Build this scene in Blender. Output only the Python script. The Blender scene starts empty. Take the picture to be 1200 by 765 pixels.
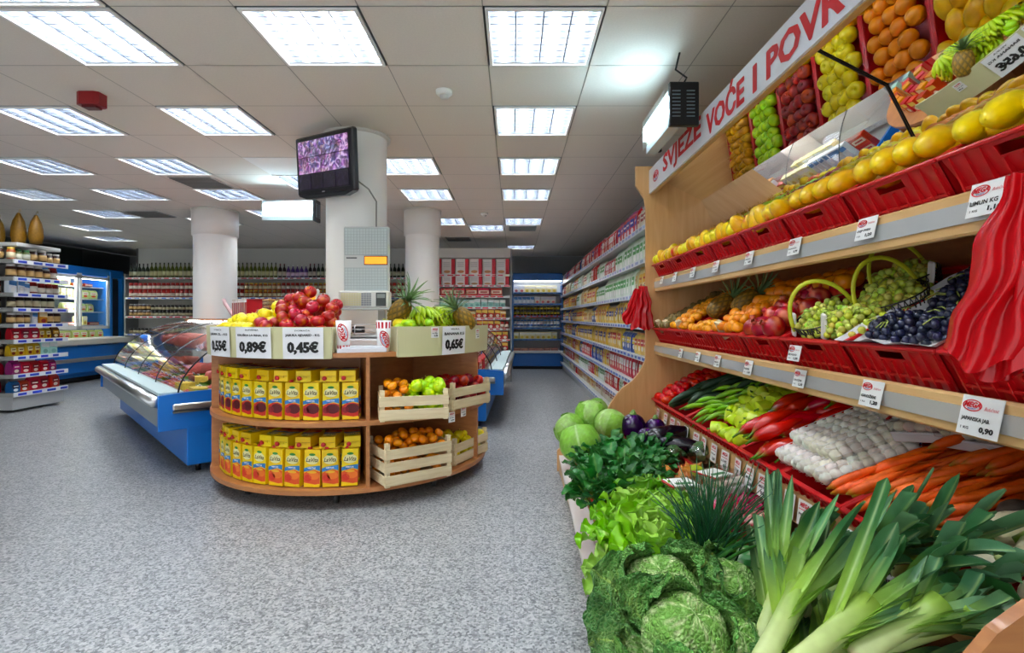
import bpy, math, random
from math import sin, cos, pi, radians as R, sqrt
from mathutils import Vector, Matrix, noise
random.seed(7)
sc = bpy.context.scene
COL = sc.collection

# ---------------------------------------------------------------- camera
FPX = 620.0
cam_d = bpy.data.cameras.new('camera'); cam = bpy.data.objects.new('camera', cam_d); COL.objects.link(cam)
cam_d.sensor_width = 36; cam_d.lens = FPX/1200*36; cam_d.clip_start = .02
cam_d.shift_x = -2/1200; cam_d.shift_y = -10.5/1200
cam.location = (0, 0, 1.2); cam.rotation_euler = (R(90), 0, 0)
sc.camera = cam
# ---------------------------------------------------------------- world: daylight through the side left open behind the camera, added as ambient fill
W = bpy.data.worlds.new('daylight_fill'); sc.world = W; W.use_nodes = True
W.node_tree.nodes['Background'].inputs[0].default_value = (0.93, 0.97, 1.0, 1)
W.node_tree.nodes['Background'].inputs[1].default_value = 0.75
TUBE_POWER = 44.0
sc.view_settings.view_transform = 'Standard'; sc.view_settings.look = 'None'
sc.view_settings.gamma = 1; sc.view_settings.exposure = 0.86
sc.view_settings.use_curve_mapping = False
sc.cycles.use_denoising = True
sc.cycles.max_bounces = 8; sc.cycles.diffuse_bounces = 4; sc.cycles.glossy_bounces = 4
sc.cycles.transparent_max_bounces = 16; sc.cycles.sample_clamp_indirect = 6

# ---------------------------------------------------------------- helpers
def hx(h):
    h = h.lstrip('#'); c = [int(h[i:i+2], 16)/255 for i in (0, 2, 4)]
    return tuple(((x/12.92) if x <= .04045 else ((x+.055)/1.055)**2.4) for x in c)
def mixc(a, b, t):
    t = max(0, min(1, t)); return tuple(a[i]*(1-t)+b[i]*t for i in range(3))
def jit(c, s): return tuple(max(0, x*(1+random.uniform(-s, s))) for x in c)
def T(x, y, z): return Matrix.Translation((x, y, z))
def RZ(a): return Matrix.Rotation(a, 4, 'Z')
def RX(a): return Matrix.Rotation(a, 4, 'X')
def RY(a): return Matrix.Rotation(a, 4, 'Y')

def mat(name, rough=.5, metal=0, spec=.5, hue=0, val=0, bump=0, bscale=60, mottled=0, mscale=20, trans=0, coat=0, sss=0, base=None, emit=0, bdist=.002, voro=0):
    m = bpy.data.materials.new(name); m.use_nodes = True
    nt = m.node_tree; N = nt.nodes; L = nt.links; b = N['Principled BSDF']
    at = N.new('ShaderNodeAttribute'); at.attribute_name = 'Col'
    col = at.outputs['Color']
    if base:
        rg = N.new('ShaderNodeRGB'); rg.outputs[0].default_value = (*base, 1); col = rg.outputs[0]
    tc = N.new('ShaderNodeTexCoord')
    if mottled:
        nz = N.new('ShaderNodeTexNoise'); nz.inputs['Scale'].default_value = mscale; nz.inputs['Detail'].default_value = 4
        L.new(tc.outputs['Object'], nz.inputs['Vector'])
        mr = N.new('ShaderNodeMapRange'); mr.inputs['From Min'].default_value = .3; mr.inputs['From Max'].default_value = .7
        mr.inputs['To Min'].default_value = 1-mottled; mr.inputs['To Max'].default_value = 1+mottled
        L.new(nz.outputs['Fac'], mr.inputs['Value'])
        vm = N.new('ShaderNodeVectorMath'); vm.operation = 'SCALE'
        L.new(col, vm.inputs[0]); L.new(mr.outputs[0], vm.inputs['Scale']); col = vm.outputs[0]
    if hue or val:
        oi = N.new('ShaderNodeObjectInfo'); hs = N.new('ShaderNodeHueSaturation'); hs.inputs['Saturation'].default_value = 1.12
        for inp, amt, c0 in (('Hue', hue, .5), ('Value', val, 1.0)):
            mr = N.new('ShaderNodeMapRange'); mr.inputs['To Min'].default_value = c0-amt; mr.inputs['To Max'].default_value = c0+amt
            if inp == 'Value':
                ml = N.new('ShaderNodeMath'); ml.operation = 'MULTIPLY'; ml.inputs[1].default_value = 7.31
                fr = N.new('ShaderNodeMath'); fr.operation = 'FRACT'
                L.new(oi.outputs['Random'], ml.inputs[0]); L.new(ml.outputs[0], fr.inputs[0]); L.new(fr.outputs[0], mr.inputs['Value'])
            else: L.new(oi.outputs['Random'], mr.inputs['Value'])
            L.new(mr.outputs[0], hs.inputs[inp])
        L.new(col, hs.inputs['Color']); col = hs.outputs[0]
    L.new(col, b.inputs['Base Color'])
    b.inputs['Roughness'].default_value = rough; b.inputs['Metallic'].default_value = metal
    b.inputs['Specular IOR Level'].default_value = spec
    if coat: b.inputs['Coat Weight'].default_value = coat; b.inputs['Coat Roughness'].default_value = .1
    if sss: b.inputs['Subsurface Weight'].default_value = sss; b.inputs['Subsurface Scale'].default_value = .01
    if emit:
        L.new(col, b.inputs['Emission Color']); b.inputs['Emission Strength'].default_value = emit
    if bump:
        if voro:
            t = N.new('ShaderNodeTexVoronoi'); t.feature = 'SMOOTH_F1'; o = t.outputs['Distance']
        else:
            t = N.new('ShaderNodeTexNoise'); t.inputs['Detail'].default_value = 3; o = t.outputs['Fac']
        t.inputs['Scale'].default_value = bscale
        L.new(tc.outputs['Object'], t.inputs['Vector'])
        bp = N.new('ShaderNodeBump'); bp.inputs['Strength'].default_value = bump; bp.inputs['Distance'].default_value = bdist
        L.new(o, bp.inputs['Height']); L.new(bp.outputs[0], b.inputs['Normal'])
    if trans:
        tr = N.new('ShaderNodeBsdfTranslucent'); L.new(col, tr.inputs['Color'])
        mx = N.new('ShaderNodeMixShader'); mx.inputs[0].default_value = trans
        L.new(b.outputs[0], mx.inputs[1]); L.new(tr.outputs[0], mx.inputs[2])
        L.new(mx.outputs[0], N['Material Output'].inputs['Surface'])
    return m

M = {}
M['matte'] = mat('matte', .75)
M['paint'] = mat('paint', .45)
M['plastic'] = mat('plastic', .33)
M['pack'] = mat('printed_film', .35, val=.12, hue=.012)
M['label'] = mat('printed_paper', .6)
M['metal'] = mat('brushed_metal', .28, metal=1)
M['chrome'] = mat('louvre_aluminium', .22, metal=1, base=(.52, .55, .6))
M['fruit'] = mat('fruit_skin', .32, hue=.008, val=.1, mottled=.1, mscale=30, spec=.5, sss=.0)
M['gloss'] = mat('glossy_skin', .16, hue=.006, val=.1, mottled=.06, mscale=25, spec=.5)
M['rough_fruit'] = mat('rough_skin', .5, hue=.006, val=.1, mottled=.15, mscale=40, bump=.4, bscale=250)
M['citrus'] = mat('citrus_skin', .35, hue=.006, val=.06, bump=.25, bscale=420, bdist=.001, sss=0)
M['leaf'] = mat('leaf', .42, trans=.22, mottled=.16, mscale=35, val=.08, hue=.008, bump=.3, bscale=90, bdist=.003)
def savoy_mat():
    m = mat('crinkled_leaf', .5, mottled=.1, mscale=25); nt = m.node_tree; N = nt.nodes; L = nt.links; b = N['Principled BSDF']
    src = b.inputs['Base Color'].links[0].from_socket; tc = N.new('ShaderNodeTexCoord')
    v = N.new('ShaderNodeTexVoronoi'); v.feature = 'DISTANCE_TO_EDGE'; v.inputs['Scale'].default_value = 95; L.new(tc.outputs['Object'], v.inputs['Vector'])
    mr = N.new('ShaderNodeMapRange'); mr.inputs['From Min'].default_value = 0; mr.inputs['From Max'].default_value = .13; mr.inputs['To Min'].default_value = .34; mr.inputs['To Max'].default_value = 0
    L.new(v.outputs['Distance'], mr.inputs['Value'])
    mx = N.new('ShaderNodeMix'); mx.data_type = 'RGBA'; L.new(mr.outputs[0], mx.inputs[0]); L.new(src, mx.inputs[6])
    lg = N.new('ShaderNodeMix'); lg.data_type = 'RGBA'; lg.inputs[0].default_value = .55; L.new(src, lg.inputs[6]); lg.inputs[7].default_value = (.62, .78, .3, 1)
    L.new(lg.outputs[2], mx.inputs[7]); L.new(mx.outputs[2], b.inputs['Base Color'])
    m2 = N.new('ShaderNodeMapRange'); m2.inputs['From Max'].default_value = .35; L.new(v.outputs['Distance'], m2.inputs['Value'])
    bp = N.new('ShaderNodeBump'); bp.inputs['Strength'].default_value = 1.0; bp.inputs['Distance'].default_value = .006; L.new(m2.outputs[0], bp.inputs['Height']); L.new(bp.outputs[0], b.inputs['Normal'])
    return m
M['savoy'] = savoy_mat()
M['leek'] = mat('leek_leaf', .4, trans=.15, mottled=.08, mscale=25, hue=.006, val=.08, spec=.5)
M['dark'] = mat('dark_matte', .8)
M['board'] = mat('cream_card', .6, mottled=.03, mscale=3)

def wood_mat(name, c1, c2, rough=.4, sx=1.0, sy=14, sz=14, coat=.15):
    m = bpy.data.materials.new(name); m.use_nodes = True
    nt = m.node_tree; N = nt.nodes; L = nt.links; b = N['Principled BSDF']
    tc = N.new('ShaderNodeTexCoord'); mp = N.new('ShaderNodeMapping'); mp.inputs['Scale'].default_value = (sx, sy, sz)
    nz = N.new('ShaderNodeTexNoise'); nz.inputs['Scale'].default_value = 3; nz.inputs['Detail'].default_value = 5; nz.inputs['Distortion'].default_value = .6
    L.new(tc.outputs['Object'], mp.inputs[0]); L.new(mp.outputs[0], nz.inputs['Vector'])
    rp = N.new('ShaderNodeValToRGB'); rp.color_ramp.elements[0].position = .3; rp.color_ramp.elements[1].position = .72
    rp.color_ramp.elements[0].color = (*c1, 1); rp.color_ramp.elements[1].color = (*c2, 1)
    L.new(nz.outputs['Fac'], rp.inputs[0]); L.new(rp.outputs[0], b.inputs['Base Color'])
    b.inputs['Roughness'].default_value = rough; b.inputs['Coat Weight'].default_value = coat
    return m
M['beech'] = wood_mat('beech_board', hx('dba468'), hx('e8b97f'), sx=9, sy=9, sz=.7)
M['beech_h'] = wood_mat('beech_rail', hx('cfa267'), hx('dfb87f'), sx=9, sy=.7, sz=9)
M['shelfwood'] = wood_mat('warm_veneer', hx('a96b3c'), hx('bf8149'), sx=3, sy=3, sz=12)
M['crate_wood'] = wood_mat('raw_poplar', hx('dcc79a'), hx('efdfb8'), rough=.75, sx=1.5, sy=16, sz=16, coat=0)

def simple(name, col, rough=.5, metal=0, emit=0, ecol=None):
    m = bpy.data.materials.new(name); m.use_nodes = True; b = m.node_tree.nodes['Principled BSDF']
    b.inputs['Base Color'].default_value = (*col, 1); b.inputs['Roughness'].default_value = rough; b.inputs['Metallic'].default_value = metal
    if emit:
        b.inputs['Emission Color'].default_value = (*(ecol or col), 1); b.inputs['Emission Strength'].default_value = emit
    return m
M['tube'] = simple('fluorescent_tube', (1, 1, 1), emit=TUBE_POWER, ecol=(.95, .98, 1))
M['reflector'] = simple('grey_reflector', hx('7d848c'), .35, .5)
M['orange'] = simple('amber_display', hx('e8861a'), emit=.9)
M['tubeweak'] = simple('shelf_tube', (1, 1, 1), emit=11, ecol=(.95, .98, 1))
M['mirror'] = simple('mirror_glass', (.93, .94, .93), .015, 1)
def glass_mat(name, tint=(.97, .99, .98), gl=.06, rough=.03):
    m = bpy.data.materials.new(name); m.use_nodes = True; nt = m.node_tree; N = nt.nodes; L = nt.links
    N.remove(N['Principled BSDF'])
    t = N.new('ShaderNodeBsdfTransparent'); t.inputs[0].default_value = (*tint, 1)
    g = N.new('ShaderNodeBsdfGlossy'); g.inputs['Roughness'].default_value = rough
    lf = N.new('ShaderNodeLayerWeight'); lf.inputs[0].default_value = .5; lw = N.new('ShaderNodeMath'); lw.operation = 'POWER'; lw.inputs[1].default_value = 4; L.new(lf.outputs['Facing'], lw.inputs[0])
    mt = N.new('ShaderNodeMath'); mt.operation = 'ADD'; mt.inputs[1].default_value = gl; mt.use_clamp = True
    L.new(lw.outputs[0], mt.inputs[0])
    mx = N.new('ShaderNodeMixShader'); L.new(mt.outputs[0], mx.inputs[0]); L.new(t.outputs[0], mx.inputs[1]); L.new(g.outputs[0], mx.inputs[2])
    L.new(mx.outputs[0], N['Material Output'].inputs['Surface'])
    return m
M['glass'] = glass_mat('clear_glass')
M['film'] = glass_mat('clear_film', (.9, .9, .9), .12, .15)

class MB:
    def __init__(s): s.v = []; s.f = []; s.c = []; s.m = []; s.s = []; s.mats = []
    def mi(s, m):
        m = M[m] if isinstance(m, str) else m
        if m not in s.mats: s.mats.append(m)
        return s.mats.index(m)
    def add(s, vs, fs, col, m='matte', smooth=False, X=None, vc=None):
        o = len(s.v); k = s.mi(m)
        if X is not None: vs = [X @ Vector(p) for p in vs]
        s.v.extend([tuple(p) for p in vs])
        for i, f in enumerate(fs):
            s.f.append([o+j for j in f])
            if vc: s.c.append([vc[j] for j in f])
            else:
                cc = col[i] if isinstance(col, list) else col
                s.c.append([cc]*len(f))
            s.m.append(k); s.s.append(smooth)
        return s
    def box(s, c, d, col, m='matte', X=None, b=0):
        cx, cy, cz = c; hx_, hy, hz = d[0]/2, d[1]/2, d[2]/2
        if b <= 0:
            vs = [(cx+i*hx_, cy+j*hy, cz+k*hz) for i in (-1, 1) for j in (-1, 1) for k in (-1, 1)]
            fs = [(0, 1, 3, 2), (4, 6, 7, 5), (0, 4, 5, 1), (2, 3, 7, 6), (0, 2, 6, 4), (1, 5, 7, 3)]
            return s.add(vs, fs, col, m, X=X)
        b = min(b, hx_*.9, hy*.9, hz*.9)
        vs = []; idx = {}
        for i in (-1, 1):
            for j in (-1, 1):
                for k in (-1, 1):
                    idx[i, j, k] = len(vs)
                    vs += [(cx+i*hx_, cy+j*(hy-b), cz+k*(hz-b)), (cx+i*(hx_-b), cy+j*hy, cz+k*(hz-b)), (cx+i*(hx_-b), cy+j*(hy-b), cz+k*hz)]
        fs = []
        for i in (-1, 1): fs.append([idx[i, j, k] for j, k in ((-1, -1), (1, -1), (1, 1), (-1, 1))])
        for j in (-1, 1): fs.append([idx[i, j, k]+1 for i, k in ((-1, -1), (1, -1), (1, 1), (-1, 1))])
        for k in (-1, 1): fs.append([idx[i, j, k]+2 for i, j in ((-1, -1), (1, -1), (1, 1), (-1, 1))])
        for j in (-1, 1):
            for k in (-1, 1): fs.append([idx[-1, j, k]+1, idx[1, j, k]+1, idx[1, j, k]+2, idx[-1, j, k]+2])
        for i in (-1, 1):
            for k in (-1, 1): fs.append([idx[i, -1, k], idx[i, 1, k], idx[i, 1, k]+2, idx[i, -1, k]+2])
        for i in (-1, 1):
            for j in (-1, 1): fs.append([idx[i, j, -1], idx[i, j, 1], idx[i, j, 1]+1, idx[i, j, -1]+1])
        for q in idx.values(): fs.append([q, q+1, q+2])
        return s.add(vs, fs, col, m, X=X)
    def lathe(s, prof, col, n=16, m='matte', X=None, smooth=True, cap=True):
        # prof: (r, z[, colour])
        vs = []; vc = []; fs = []
        for p in prof:
            for i in range(n):
                a = 2*pi*i/n; vs.append((p[0]*cos(a), p[0]*sin(a), p[1])); vc.append(p[2] if len(p) > 2 else col)
        for j in range(len(prof)-1):
            for i in range(n):
                k = (i+1) % n; fs.append((j*n+i, j*n+k, (j+1)*n+k, (j+1)*n+i))
        if cap:
            fs.append(list(range(n))[::-1]); fs.append([(len(prof)-1)*n+i for i in range(n)])
        return s.add(vs, fs, col, m, smooth, X, vc)
    def tube(s, pts, rad, col, n=8, m='matte', X=None, smooth=True, cols=None, flat=1.0):
        pts = [Vector(p) for p in pts]; vs = []; vc = []; fs = []
        K = len(pts); rad = rad if isinstance(rad, (list, tuple)) else [rad]*K
        up = Vector((0, 0, 1))
        d0 = (pts[1]-pts[0]).normalized()
        if abs(d0.z) > .9: up = Vector((1, 0, 0))
        side = d0.cross(up).normalized()
        for i, p in enumerate(pts):
            d = (pts[min(i+1, K-1)]-pts[max(i-1, 0)]).normalized()
            side = (side-d*side.dot(d)).normalized(); nn = d.cross(side)
            for k in range(n):
                a = 2*pi*k/n; vs.append(p+side*cos(a)*rad[i]+nn*sin(a)*rad[i]*flat); vc.append(cols[i] if cols else col)
        for j in range(K-1):
            for i in range(n):
                k = (i+1) % n; fs.append((j*n+i, j*n+k, (j+1)*n+k, (j+1)*n+i))
        fs.append(list(range(n))[::-1]); fs.append([(K-1)*n+i for i in range(n)])
        return s.add(vs, fs, col, m, smooth, X, vc)
    def grid(s, nu, nv, fn, m='matte', smooth=True, X=None, col=(1, 1, 1)):
        vs = []; vc = []; fs = []
        for j in range(nv+1):
            for i in range(nu+1):
                q = fn(i/nu, j/nv)
                if isinstance(q, tuple) and len(q) == 2: vs.append(q[0]); vc.append(q[1])
                else: vs.append(q); vc.append(col)
        for j in range(nv):
            for i in range(nu):
                a = j*(nu+1)+i; fs.append((a, a+1, a+nu+2, a+nu+1))
        return s.add(vs, fs, col, m, smooth, X, vc)
    def prism(s, outline, t, col, m='matte', X=None):
        # outline in xy, extruded along z by t
        n = len(outline); vs = [(x, y, 0) for x, y in outline]+[(x, y, t) for x, y in outline]
        fs = [list(range(n))[::-1], list(range(n, 2*n))]+[(i, (i+1) % n, n+(i+1) % n, n+i) for i in range(n)]
        return s.add(vs, fs, col, m, X=X)
    def text(s, body, size, fn, col, bold=.0, fit=None, m='label', shear=0, h=None, thick=0):
        if thick:
            q0 = Vector(fn(0, 0)); nn = (Vector(fn(.001, 0))-q0).cross(Vector(fn(0, .001))-q0).normalized()*.00012
            for k_, (dx, dy) in enumerate(((-thick, 0), (thick, 0), (0, thick*.5), (0, -thick*.5))): s.text(body, size, (lambda x, y, dx=dx, dy=dy, k_=k_: Vector(fn(x+dx, y+dy))+nn*k_), col, bold, fit, m, shear, h)
            return s
        V, F = text_geo(body, bold, shear)
        if not V: return s
        x0 = min(p[0] for p in V); x1 = max(p[0] for p in V); y0 = min(p[1] for p in V); y1 = max(p[1] for p in V)
        sy = size; sx = size if fit is None else fit/(x1-x0)
        if h: sy = h/(y1-y0)
        if fit is None and h: sx = sy
        cx, cy = (x0+x1)/2, (y0+y1)/2
        return s.add([fn((p[0]-cx)*sx, (p[1]-cy)*sy) for p in V], F, col, m)
    def poly(s, pts2, fn, col, m='label'):
        return s.add([fn(x, y) for x, y in pts2], [list(range(len(pts2)))], col, m)
    def mesh(s, name):
        me = bpy.data.meshes.new(name); me.from_pydata(s.v, [], s.f)
        for m in s.mats: me.materials.append(m)
        me.polygons.foreach_set('material_index', s.m); me.polygons.foreach_set('use_smooth', s.s)
        ca = me.color_attributes.new('Col', 'FLOAT_COLOR', 'CORNER')
        flat = []
        for f in s.c:
            for c in f: flat += [c[0], c[1], c[2], 1.0]
        ca.data.foreach_set('color', flat); me.update()
        return me
    def build(s, name, parent=None, X=None, **kw):
        o = bpy.data.objects.new(name, s.mesh(name)); COL.objects.link(o)
        if parent is not None: o.parent = parent
        if X is not None: o.matrix_world = X
        if kw: tag(o, **kw)
        return o

_tc = {}
def text_geo(body, bold=0, shear=0):
    k = (body, bold, shear)
    if k in _tc: return _tc[k]
    cu = bpy.data.curves.new('t', 'FONT'); cu.body = body; cu.size = 1; cu.offset = bold; cu.shear = shear; cu.resolution_u = 2
    o = bpy.data.objects.new('t', cu); COL.objects.link(o)
    bpy.context.view_layer.update()
    dg = bpy.context.evaluated_depsgraph_get(); me = bpy.data.meshes.new_from_object(o.evaluated_get(dg))
    V = [(v.co.x, v.co.y) for v in me.vertices]; F = [list(p.vertices) for p in me.polygons]
    bpy.data.objects.remove(o); bpy.data.curves.remove(cu); bpy.data.meshes.remove(me)
    _tc[k] = (V, F); return _tc[k]

def tag(o, label=None, cat=None, group=None, kind=None):
    if label: o['label'] = label
    if cat: o['category'] = cat
    if group: o['group'] = group
    if kind: o['kind'] = kind
    return o
def thing(name, label, cat, X=None, group=None):
    o = bpy.data.objects.new(name, None); COL.objects.link(o); o.empty_display_size = .05
    if X is not None: o.matrix_world = X
    return tag(o, label, cat, group)
def dup(o, X, label=None, group=None):
    c = o.copy(); COL.objects.link(c); c.matrix_world = X
    if label: c['label'] = label
    if group: c['group'] = group
    for ch in o.children:
        d = ch.copy(); COL.objects.link(d); d.parent = c; d.matrix_parent_inverse = ch.matrix_parent_inverse.copy(); d.matrix_basis = ch.matrix_basis.copy()
        for g in ch.children:
            e = g.copy(); COL.objects.link(e); e.parent = d; e.matrix_basis = g.matrix_basis.copy()
    return c
def inst(name, me, X, label, cat, group=None):
    o = bpy.data.objects.new(name, me); COL.objects.link(o); o.matrix_world = X
    return tag(o, label, cat, group)
def struct(name, mb):
    return mb.build(name, kind='structure')
WHITE = hx('f2f2ef'); RED = hx('c8131b'); BLUE = hx('0b76d8'); BLACK = hx('111111')

# ---------------------------------------------------------------- room
CEIL = 2.7
XR, XL, YB = 1.78, -9.4, 12.95
def floor_mat():
    m = bpy.data.materials.new('terrazzo'); m.use_nodes = True; nt = m.node_tree; N = nt.nodes; L = nt.links; b = N['Principled BSDF']
    tc = N.new('ShaderNodeTexCoord')
    vo = N.new('ShaderNodeTexVoronoi'); vo.inputs['Scale'].default_value = 110; L.new(tc.outputs['Object'], vo.inputs['Vector'])
    rp = N.new('ShaderNodeValToRGB'); e = rp.color_ramp.elements; e[0].position = .0; e[0].color = (*hx('5f6365'), 1); e[1].position = 1; e[1].color = (*hx('bfc0c1'), 1)
    e2 = e.new(.42); e2.color = (*hx('95989a'), 1)
    sep = N.new('ShaderNodeSeparateColor'); L.new(vo.outputs['Color'], sep.inputs[0]); L.new(sep.outputs[0], rp.inputs[0])
    nz = N.new('ShaderNodeTexNoise'); nz.inputs['Scale'].default_value = 200; nz.inputs['Detail'].default_value = 3; L.new(tc.outputs['Object'], nz.inputs['Vector'])
    mr = N.new('ShaderNodeMapRange'); mr.inputs['From Min'].default_value = .3; mr.inputs['From Max'].default_value = .7; mr.inputs['To Min'].default_value = .86; mr.inputs['To Max'].default_value = 1.1
    L.new(nz.outputs['Fac'], mr.inputs[0])
    sc_ = N.new('ShaderNodeVectorMath'); sc_.operation = 'SCALE'; L.new(rp.outputs[0], sc_.inputs[0]); L.new(mr.outputs[0], sc_.inputs['Scale'])
    br = N.new('ShaderNodeTexBrick'); br.offset = 0; br.inputs['Scale'].default_value = 1; br.inputs['Brick Width'].default_value = .4; br.inputs['Row Height'].default_value = .4
    br.inputs['Mortar Size'].default_value = .0016; br.inputs['Mortar Smooth'].default_value = .3
    br.inputs['Color1'].default_value = (1, 1, 1, 1); br.inputs['Color2'].default_value = (.93, .93, .94, 1); br.inputs['Mortar'].default_value = (.55, .55, .55, 1)
    L.new(tc.outputs['Object'], br.inputs['Vector'])
    mu = N.new('ShaderNodeVectorMath'); mu.operation = 'MULTIPLY'; L.new(sc_.outputs[0], mu.inputs[0]); L.new(br.outputs['Color'], mu.inputs[1])
    L.new(mu.outputs[0], b.inputs['Base Color']); b.inputs['Roughness'].default_value = .3; b.inputs['Specular IOR Level'].default_value = .42
    n2 = N.new('ShaderNodeTexNoise'); n2.inputs['Scale'].default_value = 9; L.new(tc.outputs['Object'], n2.inputs['Vector'])
    m2 = N.new('ShaderNodeMapRange'); m2.inputs['To Min'].default_value = .24; m2.inputs['To Max'].default_value = .42; L.new(n2.outputs['Fac'], m2.inputs[0]); L.new(m2.outputs[0], b.inputs['Roughness'])
    return m
M['floor'] = floor_mat()
struct('floor', MB().box(((XL+XR)/2, (YB-1)/2, -.05), (XR-XL+.4, YB+1.4, .1), WHITE, 'floor'))
def ceil_mat():
    m = mat('mineral_tile', .9, base=hx('e4ded6'), mottled=.03, mscale=90, bump=.2, bscale=300)
    return m
M['tile'] = ceil_mat()
LIGHTS = [(0, 0), (0, 2), (0, 4), (0, 6), (0, 9), (0, 14), (-1, 10), (-2, 0), (-2, 4), (-2, 6), (-2, 9), (-4, 0), (-4, -1), (-4, 2), (-4, 5), (-6, 2), (-6, 4), (-6, 6), (-6, 8),
          (-8, 4), (-8, 6), (-8, 9), (-10, 6), (-10, 8), (-12, 10), (-13, 12), (0, -2), (-2, -2), (0, -4), (-2, -4), (-4, -3)]
VENTS = [(-6, 5), (-9, 8), (0, 10), (-2, 12)]
cb = MB(); X0, Y0, P = -.15, 2.55, .6
for kx in range(-16, 4):
    for ky in range(-6, 18):
        if (kx, ky) in LIGHTS: continue
        x, y = X0+kx*P, Y0+ky*P
        x1 = min(x+P, XR); y1 = min(y+P, YB); x = max(x, XL)
        c = jit(hx('d6d3ce'), .02)
        cb.add([(x, y, CEIL+.004), (x1, y, CEIL+.004), (x1, y1, CEIL+.004), (x, y1, CEIL+.004)], [(0, 1, 2, 3)], hx('a5a29b'), 'matte')
        g = .003
        cb.add([(x+g, y+g, CEIL), (x1-g, y+g, CEIL), (x1-g, y1-g, CEIL), (x+g, y1-g, CEIL)], [(0, 1, 2, 3)], c, 'tile')
struct('ceiling', cb)
struct('ceiling_slab', MB().box(((XL+XR)/2, (YB-1)/2, CEIL+.25), (XR-XL+.4, YB+1.6, .06), hx('777777')))
GW = hx('c9c8c4')
struct('wall_right', MB().box((XR+.05, (YB-1)/2, CEIL/2), (.1, YB+1.4, CEIL), hx('9a9c9c'), 'paint'))
struct('wall_back', MB().box(((XL+XR)/2, YB+.05, CEIL/2), (XR-XL, .1, CEIL), hx('8d9192'), 'paint'))
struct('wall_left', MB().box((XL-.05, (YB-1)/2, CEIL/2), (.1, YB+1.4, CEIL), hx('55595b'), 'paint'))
# partition behind the jar shelving
struct('wall_rear_left', MB().box(((-8.15-2.0)/2, 11.55, CEIL/2), (6.15, .12, CEIL), hx('dededa'), 'paint'))
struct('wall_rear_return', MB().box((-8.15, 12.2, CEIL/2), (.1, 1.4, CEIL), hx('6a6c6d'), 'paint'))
def column(n, x, y, r):
    b = MB(); b.lathe([(r, 0), (r, CEIL)], hx('f8f8f5'), 40, 'paint', T(x, y, 0), cap=False)
    b.lathe([(r+.03, CEIL-.02), (r+.03, CEIL)], hx('d8d7d2'), 40, 'paint', T(x, y, 0))
    if n > 1: b.lathe([(r+.02, CEIL-.36), (r+.02, CEIL)], hx('f8f8f5'), 40, 'paint', T(x, y, 0))
    return tag(b.build('trim_%d' % n), kind='structure')
CX, CY = -1.31, 4.42
column(1, CX, CY, .245); column(2, -1.28, 7.42, .235); column(3, -4.2, 7.45, .275)

# ---------------------------------------------------------------- luminaires
def luminaire():
    r = thing('ceiling_light', 'x', 'ceiling light', T(0, 0, 0))
    w = .58
    f = MB()
    for s_ in (-1, 1):
        f.box((s_*(w/2-.008), 0, -.004), (.016, w, .014), WHITE, 'paint'); f.box((0, s_*(w/2-.008), -.004), (w-.032, .016, .014), WHITE, 'paint')
    f.build('frame', r)
    h = MB()
    for s_ in (-1, 1):
        h.box((s_*(w/2), 0, .055), (.006, w, .11), WHITE, 'reflector'); h.box((0, s_*(w/2), .055), (w, .006, .11), WHITE, 'reflector')
    h.box((0, 0, .11), (w, w, .006), WHITE, 'reflector')
    h.build('housing', r)
    for k in range(4):
        MB().tube([(-.21+.14*k, -.27, .075), (-.21+.14*k, .27, .075)], .013, (1, 1, 1), 8, 'tube').build('tube', r)
    l = MB()
    for k in range(5):
        x = -.28+.14*k; l.prism([(-.010, .06), (.010, .06), (.004, .002), (-.004, .002)], .556, (1, 1, 1), 'chrome', T(x, .278, 0) @ RX(R(90)))
    for k in range(9):
        l.box((0, -.272+.068*k, .028), (.556, .007, .05), (1, 1, 1), 'chrome')
    l.build('louvre', r)
    return r
lum0 = luminaire(); lum_used = False
for kx, ky in LIGHTS:
    X = T(X0+kx*P+.3, Y0+ky*P+.3, CEIL)
    row = {-3: 'far behind the camera'}.get(ky)
    lab = 'square louvred ceiling light %s, %s' % (
        {0: 'in the aisle column', -1: 'beside the aisle column', -2: 'in the round island column', -3: 'between island and aisle', 2: 'beside the fruit stand', -4: 'in the red alarm column', -6: 'left of the alarm',
         -8: 'two columns left of the alarm', -10: 'over the deli area', -12: 'near the glass cooler', -13: 'above the glass cooler'}[kx],
        {0: 'nearest row', -1: 'top edge row', 2: 'third tile row', 4: 'fifth tile row', 5: 'sixth tile row', 6: 'seventh tile row', 8: 'ninth tile row', -2: 'second row behind the top edge', -4: 'fourth row behind the top edge', 9: 'tenth tile row', 10: 'eleventh tile row', 12: 'thirteenth tile row', 14: 'rearmost row', -3: 'entrance row'}[ky])
    lab = lab.replace(' in the ceiling', '')
    if not lum_used: lum0.matrix_world = X; lum0['label'] = lab; lum0['group'] = 'ceiling lights'; lum_used = True
    else: dup(lum0, X, lab, 'ceiling lights')
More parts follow.
